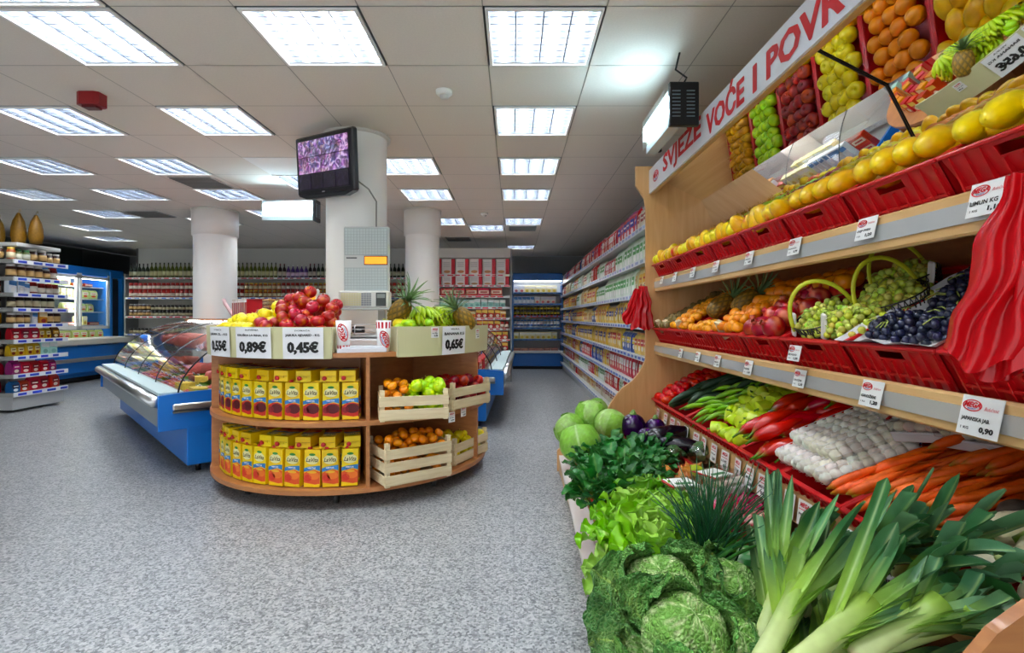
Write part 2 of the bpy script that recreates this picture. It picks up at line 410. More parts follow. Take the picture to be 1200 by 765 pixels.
# vents, detectors, alarm
vb = MB(); vb.box((0, 0, -.006), (.46, .46, .012), hx('b0b0ae'), 'paint')
for k in range(9): vb.box((0, -.2+.05*k, -.016), (.44, .03, .008), hx('6a6b6c'), 'paint', T(0, 0, 0))
vm = vb.mesh('air_vent')
for i, (kx, ky) in enumerate(VENTS):
    inst('air_vent', vm, T(X0+kx*P+.3, Y0+ky*P+.3, CEIL), 'grey slatted air vent in the ceiling ' + ['between the lights in front of the white column', 'above the deli counter area', 'above the aisle, near the orange glowing light', 'behind the second round column'][i], 'vent', 'ceiling air vents')
db = MB(); db.lathe([(.055, 0), (.055, -.02), (.045, -.03)], WHITE, 20, 'plastic'); db.lathe([(.03, -.03), (.028, -.05), (.0, -.055)], hx('cfcfcb'), 16, 'plastic')
dm = db.mesh('smoke_detector')
inst('smoke_detector', dm, T(-.46, 3.5, CEIL), 'white round smoke detector on the ceiling beside the aisle lights, the near one', 'smoke detector', 'smoke detectors')
inst('smoke_detector', dm, T(-.42, 7.6, CEIL), 'white round smoke detector on the ceiling above the aisle, the far one', 'smoke detector', 'smoke detectors')
ab = thing('fire_alarm', 'dark red faceted fire alarm sounder under the ceiling tiles', 'fire alarm', T(-2.83, 3.55, CEIL))
MB().prism([(-.075, -.035), (-.05, -.05), (.05, -.05), (.075, -.035), (.075, .035), (.05, .05), (-.05, .05), (-.075, .035)], -.085, hx('8e1018'), 'plastic').build('housing', ab)
MB().prism([(-.045, -.03), (.045, -.03), (.045, .03), (-.045, .03)], -.015, hx('5e0a10'), 'plastic', T(0, 0, -.085)).build('grille', ab)
# whiter replaced ceiling tile
wt = MB(); wt.box((0, 0, -.002), (.59, .59, .004), hx('f0efee'), 'matte'); wt = wt.build('trim_4', None, T(X0-4*P+.3-.0, Y0+4*P+.3, CEIL)); tag(wt, kind='structure')
# ---------------------------------------------------------------- things hung from the ceiling and the column
def insect_killer(X, L_, label):
    r = thing('insect_killer', label, 'insect killer', X, 'electric insect killers')
    h = MB()  # local: y along length, x across, origin top near centre
    h.prism([(-.075, -.02), (-.03, 0), (.075, 0), (.075, -.10), (-.01, -.23), (-.075, -.23)], L_-.05, hx('c4cdd2'), 'paint', Matrix(((1, 0, 0, 0), (0, 0, 1, .03), (0, 1, 0, 0), (0, 0, 0, 1))))
    h.build('housing', r)
    for y in (0, L_-.03):
        e = MB(); e.box((0, y+.015, -.115), (.165, .03, .245) if y == 0 else (.05, .03, .2), hx('14181b'), 'plastic', b=.004)
        e.build('end_cap', r)
    g = MB()
    for k in range(2): g.tube([(-.083-.0, .04, -.07-.07*k), (-.083, L_-.04, -.07-.07*k)], .014, (1, 1, 1), 8, 'uv')
    g.build('tube', r)
    s_ = MB()
    for k in range(8):
        s_.box((-.045+.0*k, -.003, -.045-.02*k), (.045, .004, .006), hx('9fb8c8'), 'metal'); s_.box((.035, -.003, -.045-.02*k), (.045, .004, .006), hx('9fb8c8'), 'metal')
    s_.build('vent_grille', r)
    gr = MB()
    n = int(L_/.022)
    for k in range(n): gr.tube([(-.102, .04+k*(L_-.08)/(n-1), -.025), (-.102, .04+k*(L_-.08)/(n-1), -.215)], .0018, hx('dddddd'), 5, 'metal')
    gr.build('grille', r)
    c = MB(); c.tube([(0, .04, 0), (.03, .05, .05), (-.03, .06, .1), (0, .07, .22)], .006, BLACK, 6, 'plastic'); c.build('cord', r)
M['uv'] = simple('uv_tube', (.8, .95, 1), emit=26, ecol=(.62, .9, 1))
insect_killer(T(.945, 2.93, 2.50), .56, 'long electric insect killer with black end cap hanging above the produce stand sign')
insect_killer(T(-2.22, 6.0, 2.52) @ RZ(R(90)), .62, 'small lit electric insect killer hanging behind the island column, below the television')

# television
tc_ = Vector((-1.47, 4.06, 2.372)); ax = Vector((-1.174+1.77, 3.85-4.3, -.055)).normalized(); nrm = ax.cross(Vector((0, 0, 1))).normalized()
zz = nrm.cross(ax) * -1; zz = ax.cross(nrm)*-1
if zz.z < 0: zz = -zz
nrm = (nrm + Vector((0, 0, -.1))).normalized(); zz = nrm.cross(ax); zz = zz if zz.z > 0 else -zz
TX = Matrix(((ax.x, -nrm.x, zz.x, tc_.x), (ax.y, -nrm.y, zz.y, tc_.y), (ax.z, -nrm.z, zz.z, tc_.z), (0, 0, 0, 1)))
tv = thing('television', 'black flat television with security camera pictures mounted high on the round column', 'television', TX)
b = MB(); b.box((0, .035, .012), (.75, .05, .455), hx('0b0d12'), 'plastic', b=.012); b.box((0, .09, 0), (.5, .08, .3), hx('0b0d12'), 'plastic', b=.02)
b.lathe([(.36, 0), (.33, .02)], BLACK, 3) if False else None
b.build('body', tv)
b = MB(); b.prism([(-.36, 0), (.36, 0), (.25, -.028), (-.25, -.028)], .05, hx('12151c'), 'plastic', T(0, .06, -.215) @ RX(R(90))); b.build('speaker_bar', tv)
def screen_mat():
    m = bpy.data.materials.new('camera_screen'); m.use_nodes = True; nt = m.node_tree; N = nt.nodes; L = nt.links; bs = N['Principled BSDF']
    at = N.new('ShaderNodeAttribute'); at.attribute_name = 'Col'; tc = N.new('ShaderNodeTexCoord')
    vo = N.new('ShaderNodeTexVoronoi'); vo.inputs['Scale'].default_value = 30; L.new(tc.outputs['Object'], vo.inputs['Vector'])
    nz = N.new('ShaderNodeTexNoise'); nz.inputs['Scale'].default_value = 16; nz.inputs['Detail'].default_value = 5; nz.inputs['Distortion'].default_value = 2; L.new(tc.outputs['Object'], nz.inputs['Vector'])
    rp = N.new('ShaderNodeValToRGB'); e = rp.color_ramp.elements; e[0].position = .35; e[0].color = (.03, .02, .05, 1); e[1].position = .66; e[1].color = (1, .85, 1, 1)
    q = e.new(.5); q.color = (.25, .14, .3, 1)
    L.new(nz.outputs['Fac'], rp.inputs[0])
    mx = N.new('ShaderNodeMix'); mx.data_type = 'RGBA'; mx.blend_type = 'OVERLAY'; mx.inputs[0].default_value = .35
    L.new(rp.outputs[0], mx.inputs[6]); L.new(vo.outputs['Color'], mx.inputs[7])
    mu = N.new('ShaderNodeVectorMath'); mu.operation = 'MULTIPLY'; L.new(mx.outputs[2], mu.inputs[0]); L.new(at.outputs['Color'], mu.inputs[1])
    L.new(mu.outputs[0], bs.inputs['Emission Color']); bs.inputs['Emission Strength'].default_value = .42
    bs.inputs['Base Color'].default_value = (.01, .01, .015, 1); bs.inputs['Roughness'].default_value = .15
    return m
M['screen'] = screen_mat()
b = MB(); b.box((0, .0085, .012), (.66, .004, .38), hx('15121c'), 'plastic')
for i in range(4):
    for j in range(3):
        if j == 0: 
            b.box((-.245+.163*i, .004, .012-.127), (.155, .003, .115), (.04, .035, .06), 'screen'); continue
        b.box((-.245+.163*i, .004, .012-.127+.127*j), (.158, .003, .122), (.85+.3*random.random(), .8, 1.1), 'screen')
b.build('screen', tv)
b = MB(); b.box((0, -.0, -.2), (.03, .004, .008), hx('d8d8d8'), 'metal'); b.build('badge', tv)
b = MB(); b.tube([(.0, .09, .02), (.06, .2, .02)], .022, hx('1c1c1c'), 10, 'plastic'); b.box((.06, .19, .02), (.12, .02, .16), hx('1c1c1c'), 'plastic')
b.build('wall_bracket', tv)
b = MB(); b.tube([(-1.2, 4.03, 2.25), (-1.13, 4.12, 2.2), (-1.09, 4.2, 2.12), (-1.1, 4.235, 2.0), (-1.1, 4.235, 1.6)], .006, hx('8b8b86'), 6, 'plastic')
b.build('power_cable', label='grey television cable running down the round column', cat='cable')

# ---------------------------------------------------------------- round island
IC = Vector((-1.27, 4.3)); IR = 1.04
def ip(phi, r, z): a = R(phi); return Vector((IC.x+r*sin(a), IC.y-r*cos(a), z))
isl = thing('island_display', 'round wooden island display around the column with fruit and juice', 'display stand', T(IC.x, IC.y, 0))
def ann(z, r0, r1, t, m='shelfwood', n=72):
    b = MB(); vs = []; fs = []
    for i in range(n):
        a = 2*pi*i/n
        for r, zz_ in ((r0, z), (r1, z), (r1, z+t), (r0, z+t)): vs.append((r*sin(a), -r*cos(a), zz_))
    for i in range(n):
        k = (i+1) % n
        for j in range(4): fs.append((i*4+j, i*4+(j+1) % 4, k*4+(j+1) % 4, k*4+j))
    b.add(vs, fs, WHITE, m); return b
for z in (.10, .52, .95): ann(z, .3, IR, .03).build('shelf', isl)
cw = MB()
cw.lathe([(.5, .13), (.5, .95)], WHITE, 40, 'shelfwood', cap=False); cw.build('core_wall', isl)
for ph in (-62, 20, 75, 130, 180, -130):
    a = R(ph); b = MB(); b.box((0, -(.5+IR-.01)/2, .54), (.022, IR-.51, .82), WHITE, 'shelfwood', RZ(a)); b.build('divider', isl)
b = MB(); b.box((0, -(.6+IR-.2)/2, .335), (.02, .3, .37), WHITE, 'shelfwood', RZ(R(-32))); b.build('divider', isl)
for k in range(8):
    a = R(45*k+8); b = MB()
    b.lathe([(.035, -.012), (.035, .012)], hx('3c3c3c'), 16, 'plastic', T(.88*sin(a), -.88*cos(a), .035) @ RY(R(90)))
    b.box((.88*sin(a), -.88*cos(a), .08), (.05, .05, .04), hx('b5b5b2'), 'metal'); b.build('caster', isl)
def fascia(p0, p1, name='price_board'):
    n = int((p1-p0)/3); b = MB(); vs = []; fs = []
    for i in range(n+1):
        a = R(p0+(p1-p0)*i/n)
        for r, z in ((IR+.005, .945), (IR+.016, .945), (IR+.024, 1.142), (IR+.013, 1.142)): vs.append((r*sin(a), -r*cos(a), z))
    for i in range(n):
        for j in range(4): fs.append((i*4+j, i*4+(j+1) % 4, (i+1)*4+(j+1) % 4, (i+1)*4+j))
    fs += [(0, 1, 2, 3), tuple(n*4+j for j in (3, 2, 1, 0))]
    b.add(vs, fs, hx('d2ce9f'), 'board'); return b.build(name, isl)
fascia(-88, 8); fascia(30, 88)
for p in (8, 30):
    b = MB(); b.box((0, -(IR-.09), 1.045), (.01, .22, .19), hx('c9c59c'), 'board', RZ(R(p))); b.build('price_board', isl)

def logo(b, fn, s, cx=0, cy=0, tilt=0, market=True):
    # red ring, italic MEGA and blue underline
    ct, st = cos(tilt), sin(tilt)
    def g(x, y): return fn(cx+x*ct-y*st, cy+x*st+y*ct)
    n = 28
    vs = [g(s*.5*cos(2*pi*i/n), s*.27*sin(2*pi*i/n)) for i in range(n)]+[g(s*.44*cos(2*pi*i/n), s*.22*sin(2*pi*i/n)) for i in range(n)]
    b.add(vs, [(i, (i+1) % n, n+(i+1) % n, n+i) for i in range(n)], hx('cf1420'), 'label')
    b.text('MEGA', 1, lambda x, y: g(x, y+s*.04), hx('cf1420'), .02, s*.84, shear=.3, h=s*.25, thick=s*.012)
    if market: b.text('MARKET', 1, lambda x, y: g(x, y-s*.15), hx('2a55a8'), .02, s*.45, shear=.2, h=s*.07)

def price_sign(pc, half, lines, price):
    b = MB(); r = IR+.025
    def at(dr):
        def f(x, y):
            a = R(pc)+x/r; rr = r+dr+.0085*((y+.1)/.2)
            return Vector((rr*sin(a), -rr*cos(a), 1.043+y))
        return f
    w = half
    n = 8
    b.grid(n, 1, lambda u, v: at(.002)((u-.5)*2*w, (v-.5)*.192), 'label', False, col=hx('f1f2f4'))
    b.text(lines[0], 1, lambda x, y: at(.004)(x, y+.078), BLACK, .02, w*.75, h=.011)
    b.text(lines[1], 1, lambda x, y: at(.004)(x, y+.047), BLACK, .02, w*1.7, h=.018, thick=.0006)
    b.text(price, 1, lambda x, y: at(.004)(x, y-.03), BLACK, .03, w*1.5, h=.08, thick=.0032)
    o = b.build('price_sign', None, T(IC.x, IC.y, 0))
    return o
for pc, hw, ln, pr, lb in ((-1, .125, ('DOMAĆA', 'JABUKA AJDARED - KG.'), '0,45€', 'white paper price sign reading 0,45€ on the island board'),
                           (-19.5, .14, ('SLOVENIJA', 'KRUŠKA LA RIHA, KG'), '0,89€', 'white paper price sign reading 0,89€ on the island board'),
                           (-38, .14, ('DOMAĆA', 'JABUKA ZL. - KG'), '0,55€', 'white paper price sign reading 0,55€ on the island board'),
                           (53.5, .115, ('VELIKA', 'BANANA KG'), '0,65€', 'white paper price sign reading 0,65€ under the bananas')):
    tag(price_sign(pc, hw, ln, pr), lb, 'price sign', 'island price signs')

def tag_mesh(style, w=.075, h=.075, name='', price='1,20'):
    b = MB(); f = lambda x, y, d=0: Vector((x, d-.001, y))
    b.add([f(-w/2, -h/2), f(w/2, -h/2), f(w/2, h/2), f(-w/2, h/2)], [(0, 1, 2, 3)], hx('eef0ee'), 'label')
    b.add([f(-w/2, -h/2, .0012), f(w/2, -h/2, .0012), f(w/2, h/2, .0012), f(-w/2, h/2, .0012)], [(0, 1, 2, 3)], hx('e4e6e4'), 'label')
    g = lambda x, y: f(x, y, -.0012)
    if style == 'full':
        logo(b, g, w*.48, -w*.22, h*.25)
        b.text('Budućnost', 1, lambda x, y: g(x+w*.25, y+h*.22), hx('cf1420'), 0, w*.34, shear=.5, h=h*.1)
        b.text(name, 1, lambda x, y: g(x-w*.08, y-h*.1), BLACK, .03, w*.7, h=h*.13)
        b.text('1 KG', 1, lambda x, y: g(x-w*.3, y-h*.33), BLACK, .02, w*.2, h=h*.07)
        b.text(price, 1, lambda x, y: g(x+w*.22, y-h*.33), BLACK, .05, w*.34, h=h*.17)
    else:
        b.text('MEGA', 1, lambda x, y: g(x, y+h*.32), hx('d02a34'), .04, w*.7, shear=.3, h=h*.18)
        b.poly([(-w*.4, h*.12), (w*.4, h*.12), (w*.4, h*.15), (-w*.4, h*.15)], g, hx('d02a34'))
        b.text(name, 1, lambda x, y: g(x, y-h*.05), BLACK, .03, w*.75, h=h*.12)
        b.text(price, 1, lambda x, y: g(x+w*.12, y-h*.32), BLACK, .05, w*.5, h=h*.18)
    return b.mesh('price_tag')
# small tags on the fascia and lower crates
tm_small = tag_mesh('short', .062, .07, 'KRUŠKA', '0,99')
for ph, r, z, lb in ((44.3, IR+.024, 1.10, 'small white price tag beside the 0,65€ sign'), (70, IR+.024, 1.08, 'small white price tag at the right end of the island board'),
                     (53, IR+.012, .51, 'small white price tag on the shelf edge between the right-hand crates'), (60, IR+.012, .53, 'small white price tag below the upper red apple crate')):
    inst('price_tag', tm_small, T(*ip(ph, r, z)) @ RZ(R(ph)), lb, 'price tag', 'small island price tags')

# cartons of juice
def carton_mesh(kind):
    b = MB(); w, d, h = .1, .07, .235
    Yl = hx('f4d00f')
    b.box((0, 0, h/2), (w, d, h), Yl, 'pack', b=.002)
    b.prism([(-.008, 0), (.008, 0), (.008, .001), (-.008, .001)], w*.96, hx('e0bd10'), 'pack', T(-w*.48, 0, h+.003) @ RY(R(90)))
    b.box((-.012, -.004, h+.003), (w*.7, .012, .004), hx('e5c012'), 'pack')
    for sgn, s_ in ((-1, 1), (1, -1)):
        f = lambda x, y, k=0: Vector((x*s_, sgn*(d/2+.0012+k*.0006), h/2+y))
        b.poly([(-.05, -.03), (-.02, -.012), (.02, -.01), (.05, -.02), (.05, -.095), (.02, -.1), (-.05, -.088)], f, hx('c8281a') if kind == 0 else hx('e2571c'))
        b.poly([(-.05, .002), (-.02, .012), (.05, .02), (.05, -.014), (.015, -.004), (-.05, -.02)], lambda x, y: f(x, y, 1), hx('2f7fc0'))
        n = 18
        if kind == 0:
            b.poly([(.012+.042*cos(2*pi*i/n), -.047+.03*sin(2*pi*i/n)) for i in range(n)], lambda x, y: f(x, y, 2), hx('5d0c16'))
            b.poly([(-.028+.02*cos(2*pi*i/n), -.055+.02*sin(2*pi*i/n)) for i in range(n)], lambda x, y: f(x, y, 2), hx('8c1420'))
        else:
            b.poly([(.014+.034*cos(2*pi*i/n), -.045+.024*sin(2*pi*i/n)) for i in range(n)], lambda x, y: f(x, y, 2), hx('f07a20'))
            b.poly([(-.024+.024*cos(2*pi*i/n), -.06+.022*sin(2*pi*i/n)) for i in range(n)], lambda x, y: f(x, y, 2), hx('d8331c'))
            b.poly([(.0+.03*cos(2*pi*i/n), -.022+.008*sin(2*pi*i/n)) for i in range(n)], lambda x, y: f(x, y, 3), hx('f0b422'))
        b.poly([(.042*cos(2*pi*i/n), .055+.029*sin(2*pi*i/n)) for i in range(n)], lambda x, y: f(x, y, 2), hx('efe9a8'))
        b.poly([(.02*cos(2*pi*i/n), .088+.008*sin(2*pi*i/n)) for i in range(n)], lambda x, y: f(x, y, 3), hx('2f8a34'))
        b.text('LaVita', 1, lambda x, y: f(x, y+.055, 4), hx('4a3410'), .015, .074, shear=.3, h=.026)
        b.text('NEKTAR', 1, lambda x, y: f(x, y+.004, 4), hx('f4f4f0'), .03, .05, h=.009)
    return b
car_m = [carton_mesh(k).mesh('juice_carton') for k in (0, 1)]
cap_b = MB(); cap_b.lathe([(.014, 0), (.0145, .002), (.014, .012), (.012, .014)], hx('c01520'), 14, 'plastic'); cap_m = cap_b.mesh('cap')
def carton(kind, X, label, group):
    o = inst('juice_carton', car_m[kind], X, label, 'juice carton', group)
    c = bpy.data.objects.new('cap', cap_m); COL.objects.link(c); c.parent = o; c.matrix_basis = T(-.022, -.012, .236)
    return o
for lvl, z in ((0, .551), (1, .131)):
    kn = 'cherry' if lvl == 0 else 'peach'
    for i in range(11):
        ph = -56.5+7.05*i
        if lvl == 1: ph += random.uniform(-.5, .5)
        tilt = random.uniform(-1, 1)*(.4 if lvl == 0 else 2.2)
        carton(lvl, T(*ip(ph, .945, z+.004)) @ RZ(R(ph+random.uniform(-2, 2))) @ RY(R(tilt)), 'upright yellow %s juice carton in the front row of the %s island shelf' % (kn, 'upper' if lvl == 0 else 'lower'), 'upright cartons on the %s island shelf' % ('upper' if lvl == 0 else 'lower'))
        carton(lvl, T(*ip(ph+.5, .83, z)) @ RZ(R(ph)), 'yellow %s juice carton standing in the second row of the %s island shelf' % (kn, 'upper' if lvl == 0 else 'lower'), 'second row cartons on the %s island shelf' % ('upper' if lvl == 0 else 'lower'))
    for i in range(9):
        ph = -55+8.6*i+random.uniform(-1, 1)
        if lvl == 1 and i == 4: ph += 1.5
        # lying on its broad side, top end to the front
        Xc = T(*ip(ph, .985 if lvl == 0 else .965, z+.244+.036)) @ RZ(R(ph+random.uniform(-5, 5))) @ RX(R(90)) @ T(0, 0, -.235)
        Xc = Xc @ T(0, 0, 0)
        carton(lvl, Xc, 'yellow %s juice carton lying on the upright row of the %s island shelf' % (kn, 'upper' if lvl == 0 else 'lower'), 'lying cartons on the %s island shelf' % ('upper' if lvl == 0 else 'lower'))

# wooden crates
def wood_crate(w, d, nslat, label, X):
    r = thing('wooden_crate', label, 'crate', X, 'wooden fruit crates of the island')
    sh, gap = .062, .02; H = nslat*(sh+gap)
    for k in range(nslat):
        z = .012+k*(sh+gap)+sh/2
        for y in (0, d): b = MB(); b.box((w/2, y, z), (w, .007, sh), WHITE, 'crate_wood', b=.0015); b.build('slat', r)
        for x in (0, w): b = MB(); b.box((x, d/2, z), (.007, d-.008, sh), WHITE, 'crate_wood', b=.0015); b.build('slat', r)
    for x in (.018, w-.018):
        for y in (.018, d-.018):
            b = MB(); b.prism([(-.014, -.014), (.014, -.014), (.014, .014), (-.014, .014)], H+.03, WHITE, 'crate_wood', T(x, y, 0)); b.build('corner_post', r)
    b = MB(); b.box((w/2, d/2, .008), (w-.01, d-.01, .006), WHITE, 'crate_wood'); b.build('bottom', r)
    return X, w, d, H
cr = {}
cr['ul'] = wood_crate(.43, .30, 2, 'low wooden crate of yellow fruit and green apples on the upper island shelf', T(-.83, 3.27, .551) @ RZ(R(16)))
cr['ll'] = wood_crate(.47, .32, 3, 'tall three-slat wooden crate of mandarins on the lower island shelf', T(-.80, 3.30, .131) @ RZ(R(36)))
cr['ur'] = wood_crate(.45, .28, 2, 'low wooden crate of red apples at the right end of the upper island shelf', T(-.42, 3.66, .551) @ RZ(R(58)))
cr['lr'] = wood_crate(.48, .28, 2, 'wooden crate of yellow pears at the right end of the lower island shelf', T(-.42, 3.80, .131) @ RZ(R(64)))

# scale
sX = T(-1.12, 4.02, 0)
scl = thing('weighing_scale', 'grey self-service weighing scale with orange display on the island', 'scale', sX)
b = MB(); b.box((0, .02, 1.59), (.345, .05, .60), hx('cfd2cf'), 'plastic', b=.008); b.build('keyboard_tower', scl)
for z0 in (1.775, 1.475):
    b = MB(); b.box((.0, -.008, z0), (.325, .006, .205), hx('a9b3b2'), 'plastic')
    for i in range(14):
        for j in range(9): b.box((-.147+.0226*i, -.0125, z0-.088+.022*j), (.0195, .004, .0185), hx('c6d0ce'), 'plastic')
    b.build('keypad', scl)
b = MB(); b.box((.075, -.008, 1.633), (.178, .008, .068), hx('4a2a10'), 'plastic'); b.box((.075, -.0125, 1.633), (.165, .003, .055), (1, 1, 1), 'orange'); b.build('display', scl)
b = MB(); b.box((-.11, -.007, 1.652), (.08, .002, .009), hx('2a2d30'), 'plastic'); b.build('badge', scl)
b = MB(); b.box((0, -.03, 1.335), (.37, .12, .13), hx('e6e6e0'), 'plastic', b=.01); b.build('printer_head', scl)
b = MB()
for i in range(12):
    for j in range(6): b.box((-.155+.019*i, -.0925, 1.295+.016*j), (.0165, .004, .0135), hx('e8e4b8') if i < 8 else hx('9aa0a2'), 'plastic')
b.build('keypad', scl)
b = MB(); b.box((.135, -.0925, 1.335), (.075, .004, .1), hx('3c4340'), 'plastic'); b.box((.135, -.095, 1.36), (.06, .004, .03), hx('8c938c'), 'plastic'); b.build('label_slot', scl)
b = MB(); b.box((0, -.03, 1.263), (.40, .16, .014), hx('b9bcb8'), 'plastic', b=.004); b.build('printer_base', scl)
b = MB(); b.box((.12, .0, 1.18), (.05, .05, .16), hx('b4b6b2'), 'plastic'); b.build('pole', scl)
b = MB(); b.box((0.02, -.2, .985+.035), (.38, .36, .07), hx('e9e9ea'), 'plastic', b=.01); b.build('base', scl)
b = MB(); b.box((0.02, -.2, 1.07), (.36, .33, .012), hx('d4d8da'), 'metal', b=.004); b.build('weighing_plate', scl)
b = MB()
for k in range(3):
    b.tube([(-.16, -.36, 1.09+.03*k), (.2, -.36, 1.09+.03*k)], .003, hx('cfd3d5'), 6, 'metal')
for x in (-.16, .02, .2): b.tube([(x, -.36, 1.06), (x, -.36, 1.15)], .003, hx('cfd3d5'), 6, 'metal')
b.build('guard_rail', scl)
b = MB(); b.box((.02, -.27, 1.115), (.09, .02, .045), hx('17191c'), 'plastic', b=.004); b.text('TARA', 1, lambda x, y: Vector((.02+x, -.2815, 1.115+y)), hx('d8d8d8'), .02, .05, h=.014); b.build('tare_sign', scl)
b = MB(); b.box((.0, .12, 1.03), (.42, .16, .1), hx('8a5a34'), 'shelfwood'); b.build('tray_box', label='small brown wooden box behind the scale on the island', cat='box', X=sX)

# MEGA paper rolls / cups
def mega_roll(ph, r, tilt, flip, label):
    t = thing('paper_cup', label, 'paper cup', T(*ip(ph, r, .981)) @ RZ(R(ph)), 'white MEGA MARKET paper cups')
    b = MB(); W_ = hx('f2f2f2'); Rd = hx('d3303a')
    prof_r = lambda z: .036+.012*z/.2
    n = 32; bands = ((0, .05), (.05, .2)) if not flip else ((.0, .15), (.15, .2))
    b.lathe([(prof_r(0), 0), (prof_r(.2), .2)], W_, n, 'label')
    b.build('body', t)
    s_ = MB(); z0, z1 = ((.008, .045) if not flip else (.15, .19))
    k = 12
    for i in range(k):
        a0 = 2*pi*i/k; a1 = a0+2*pi/k*.55
        def g(u, v, a0=a0, a1=a1):
            a = a0+(a1-a0)*u; z = z0+(z1-z0)*v; rr = prof_r(z)+.0008; return Vector((rr*cos(a), rr*sin(a), z))
        s_.grid(3, 1, g, 'label', col=Rd)
    s_.build('red_stripes', t)
    l = MB(); zc = .125 if not flip else .08
    def fn(x, y):
        a = -pi/2+x/.042; z = zc+y; rr = prof_r(z)+.0012; return Vector((rr*cos(a), rr*sin(a), z))
    logo(l, fn, .115, tilt=R(-70) if flip else R(105)); l.build('logo', t)
mega_roll(11.5, .98, 0, False, 'white MEGA MARKET paper cup beside the red apples, red stripes at its foot')
mega_roll(26, .98, 0, True, 'white MEGA MARKET paper cup with red striped rim beside the bananas')
b = MB(); b.box((0, 0, .012), (.3, .2, .024), hx('e8e8ee'), 'label'); b.box((.01, 0, .03), (.26, .17, .012), hx('dfe3ea'), 'label')
b.build('paper_bag_stack', X=T(*ip(18, .93, .981)) @ RZ(R(18)), label='stack of white paper bags between the two cups on the island', cat='paper bags')
# second scale behind the apples
s2 = thing('weighing_scale', 'white counter scale with small orange display behind the red apples', 'scale', T(-1.98, 4.75, .981) @ RZ(R(-8)))
b = MB(); b.box((0, 0, .05), (.42, .36, .1), hx('e6e8e6'), 'plastic', b=.015); b.build('base', s2)
b = MB(); b.box((0, 0, .12), (.4, .34, .02), hx('c9cdd0'), 'metal', b=.006); b.build('weighing_plate', s2)
b = MB(); b.tube([(.1, .15, .1), (.1, .15, .33)], .02, hx('dfe0dd'), 10, 'plastic'); b.build('pole', s2)
b = MB(); b.box((.1, .15, .40), (.13, .05, .16), hx('eceeea'), 'plastic', b=.01); b.box((.1, .122, .385), (.09, .004, .07), (1, 1, 1), 'orange'); b.build('display_head', s2)
# ---------------------------------------------------------------- shelf products
def prod_packet(w, h, d, c1, c2, c3=None):
    b = MB(); secs = [(0, w*.92, d*.8), (.12*h, w, d), (.5*h, w, d*1.05), (.82*h, w*.97, d*.75), (.93*h, w, d*.12), (h, w, d*.08)]
    cl = [c1, c1, c1, c1, mixc(c1, c2, .5)]
    vs = []
    for z, ww, dd in secs: vs += [(-ww/2, -dd/2, z), (ww/2, -dd/2, z), (ww/2, dd/2, z), (-ww/2, dd/2, z)]
    fs = []; cc = []
    for i in range(len(secs)-1):
        for j in range(4): fs.append((i*4+j, i*4+(j+1) % 4, (i+1)*4+(j+1) % 4, (i+1)*4+j)); cc.append(cl[i])
    fs += [(0, 1, 2, 3), tuple(20+j for j in range(4))]; cc += [c1, c2]
    b.add(vs, fs, cc, 'pack')
    f = lambda x, y: Vector((x, -d*.53, y))
    b.poly([(-w*.36, h*.42), (w*.36, h*.42), (w*.36, h*.72), (-w*.36, h*.72)], lambda x, y: f(x, y)+Vector((0, -.002-(.0 if y < h*.6 else -d*.06), 0)), c2, 'pack')
    c3 = c3 or hx('e8e2d0')
    n = 10; b.poly([(w*.26*cos(2*pi*i/n), h*.28+h*.12*sin(2*pi*i/n)) for i in range(n)], f, c3, 'pack')
    b.poly([(-w*.25, h*.53), (w*.25, h*.53), (w*.25, h*.6), (-w*.25, h*.6)], lambda x, y: f(x, y)+Vector((0, -.004, 0)), c3, 'pack')
    return b
def prod_box(w, h, d, c1, c2, c3, style=0):
    b = MB(); b.box((0, 0, h/2), (w, d, h), c1, 'pack', b=min(.003, w*.03))
    f = lambda x, y, k=0: Vector((x, -d/2-.001-.001*k, y))
    if style == 0:
        b.poly([(-w*.5, h*.62), (w*.5, h*.55), (w*.5, h*.9), (-w*.5, h*.9)], f, c2)
        n = 12; b.poly([(w*.3*cos(2*pi*i/n), h*.28+h*.17*sin(2*pi*i/n)) for i in range(n)], lambda x, y: f(x, y, 1), c3)
    elif style == 1:
        b.poly([(w*.22, 0), (w*.5, 0), (w*.5, h), (w*.22, h)], f, c2)
        n = 12; b.poly([(-w*.12+w*.26*cos(2*pi*i/n), h*.2+h*.09*sin(2*pi*i/n)) for i in range(n)], lambda x, y: f(x, y, 1), c3)
        for k in range(4): b.poly([(-w*.4, h*(.5+.09*k)), (w*.12, h*(.5+.09*k)), (w*.12, h*(.53+.09*k)), (-w*.4, h*(.53+.09*k))], lambda x, y: f(x, y, 1), hx('b8b4b0'))
    else:
        b.poly([(-w*.44, h*.3), (w*.44, h*.3), (w*.44, h*.75), (-w*.44, h*.75)], f, c2); b.poly([(-w*.3, h*.44), (w*.3, h*.44), (w*.3, h*.6), (-w*.3, h*.6)], lambda x, y: f(x, y, 1), c3)
    return b
def prod_jar(r, h, body, lab, lid):
    b = MB(); b.lathe([(r*.9, 0, body), (r, .06*h, body), (r, .2*h, body), (r*1.005, .2*h, lab), (r*1.005, .62*h, lab), (r, .62*h, body), (r, .74*h, body), (r*.8, .84*h, body)], body, 12, 'plastic')
    b.lathe([(r*.84, .84*h), (r*.86, .86*h), (r*.86, h), (r*.8, h)], lid, 12, 'plastic'); return b
def prod_bottle(r, h, body, lab, lid):
    b = MB(); b.lathe([(r*.92, 0, body), (r, .03*h, body), (r, .15*h, body), (r*1.01, .15*h, lab), (r*1.01, .45*h, lab), (r, .45*h, body), (r, .58*h, body), (r*.75, .68*h, body), (r*.32, .78*h, body), (r*.3, .9*h, body), (r*.34, .9*h, lid), (r*.34, h, lid)], body, 10, 'plastic'); return b
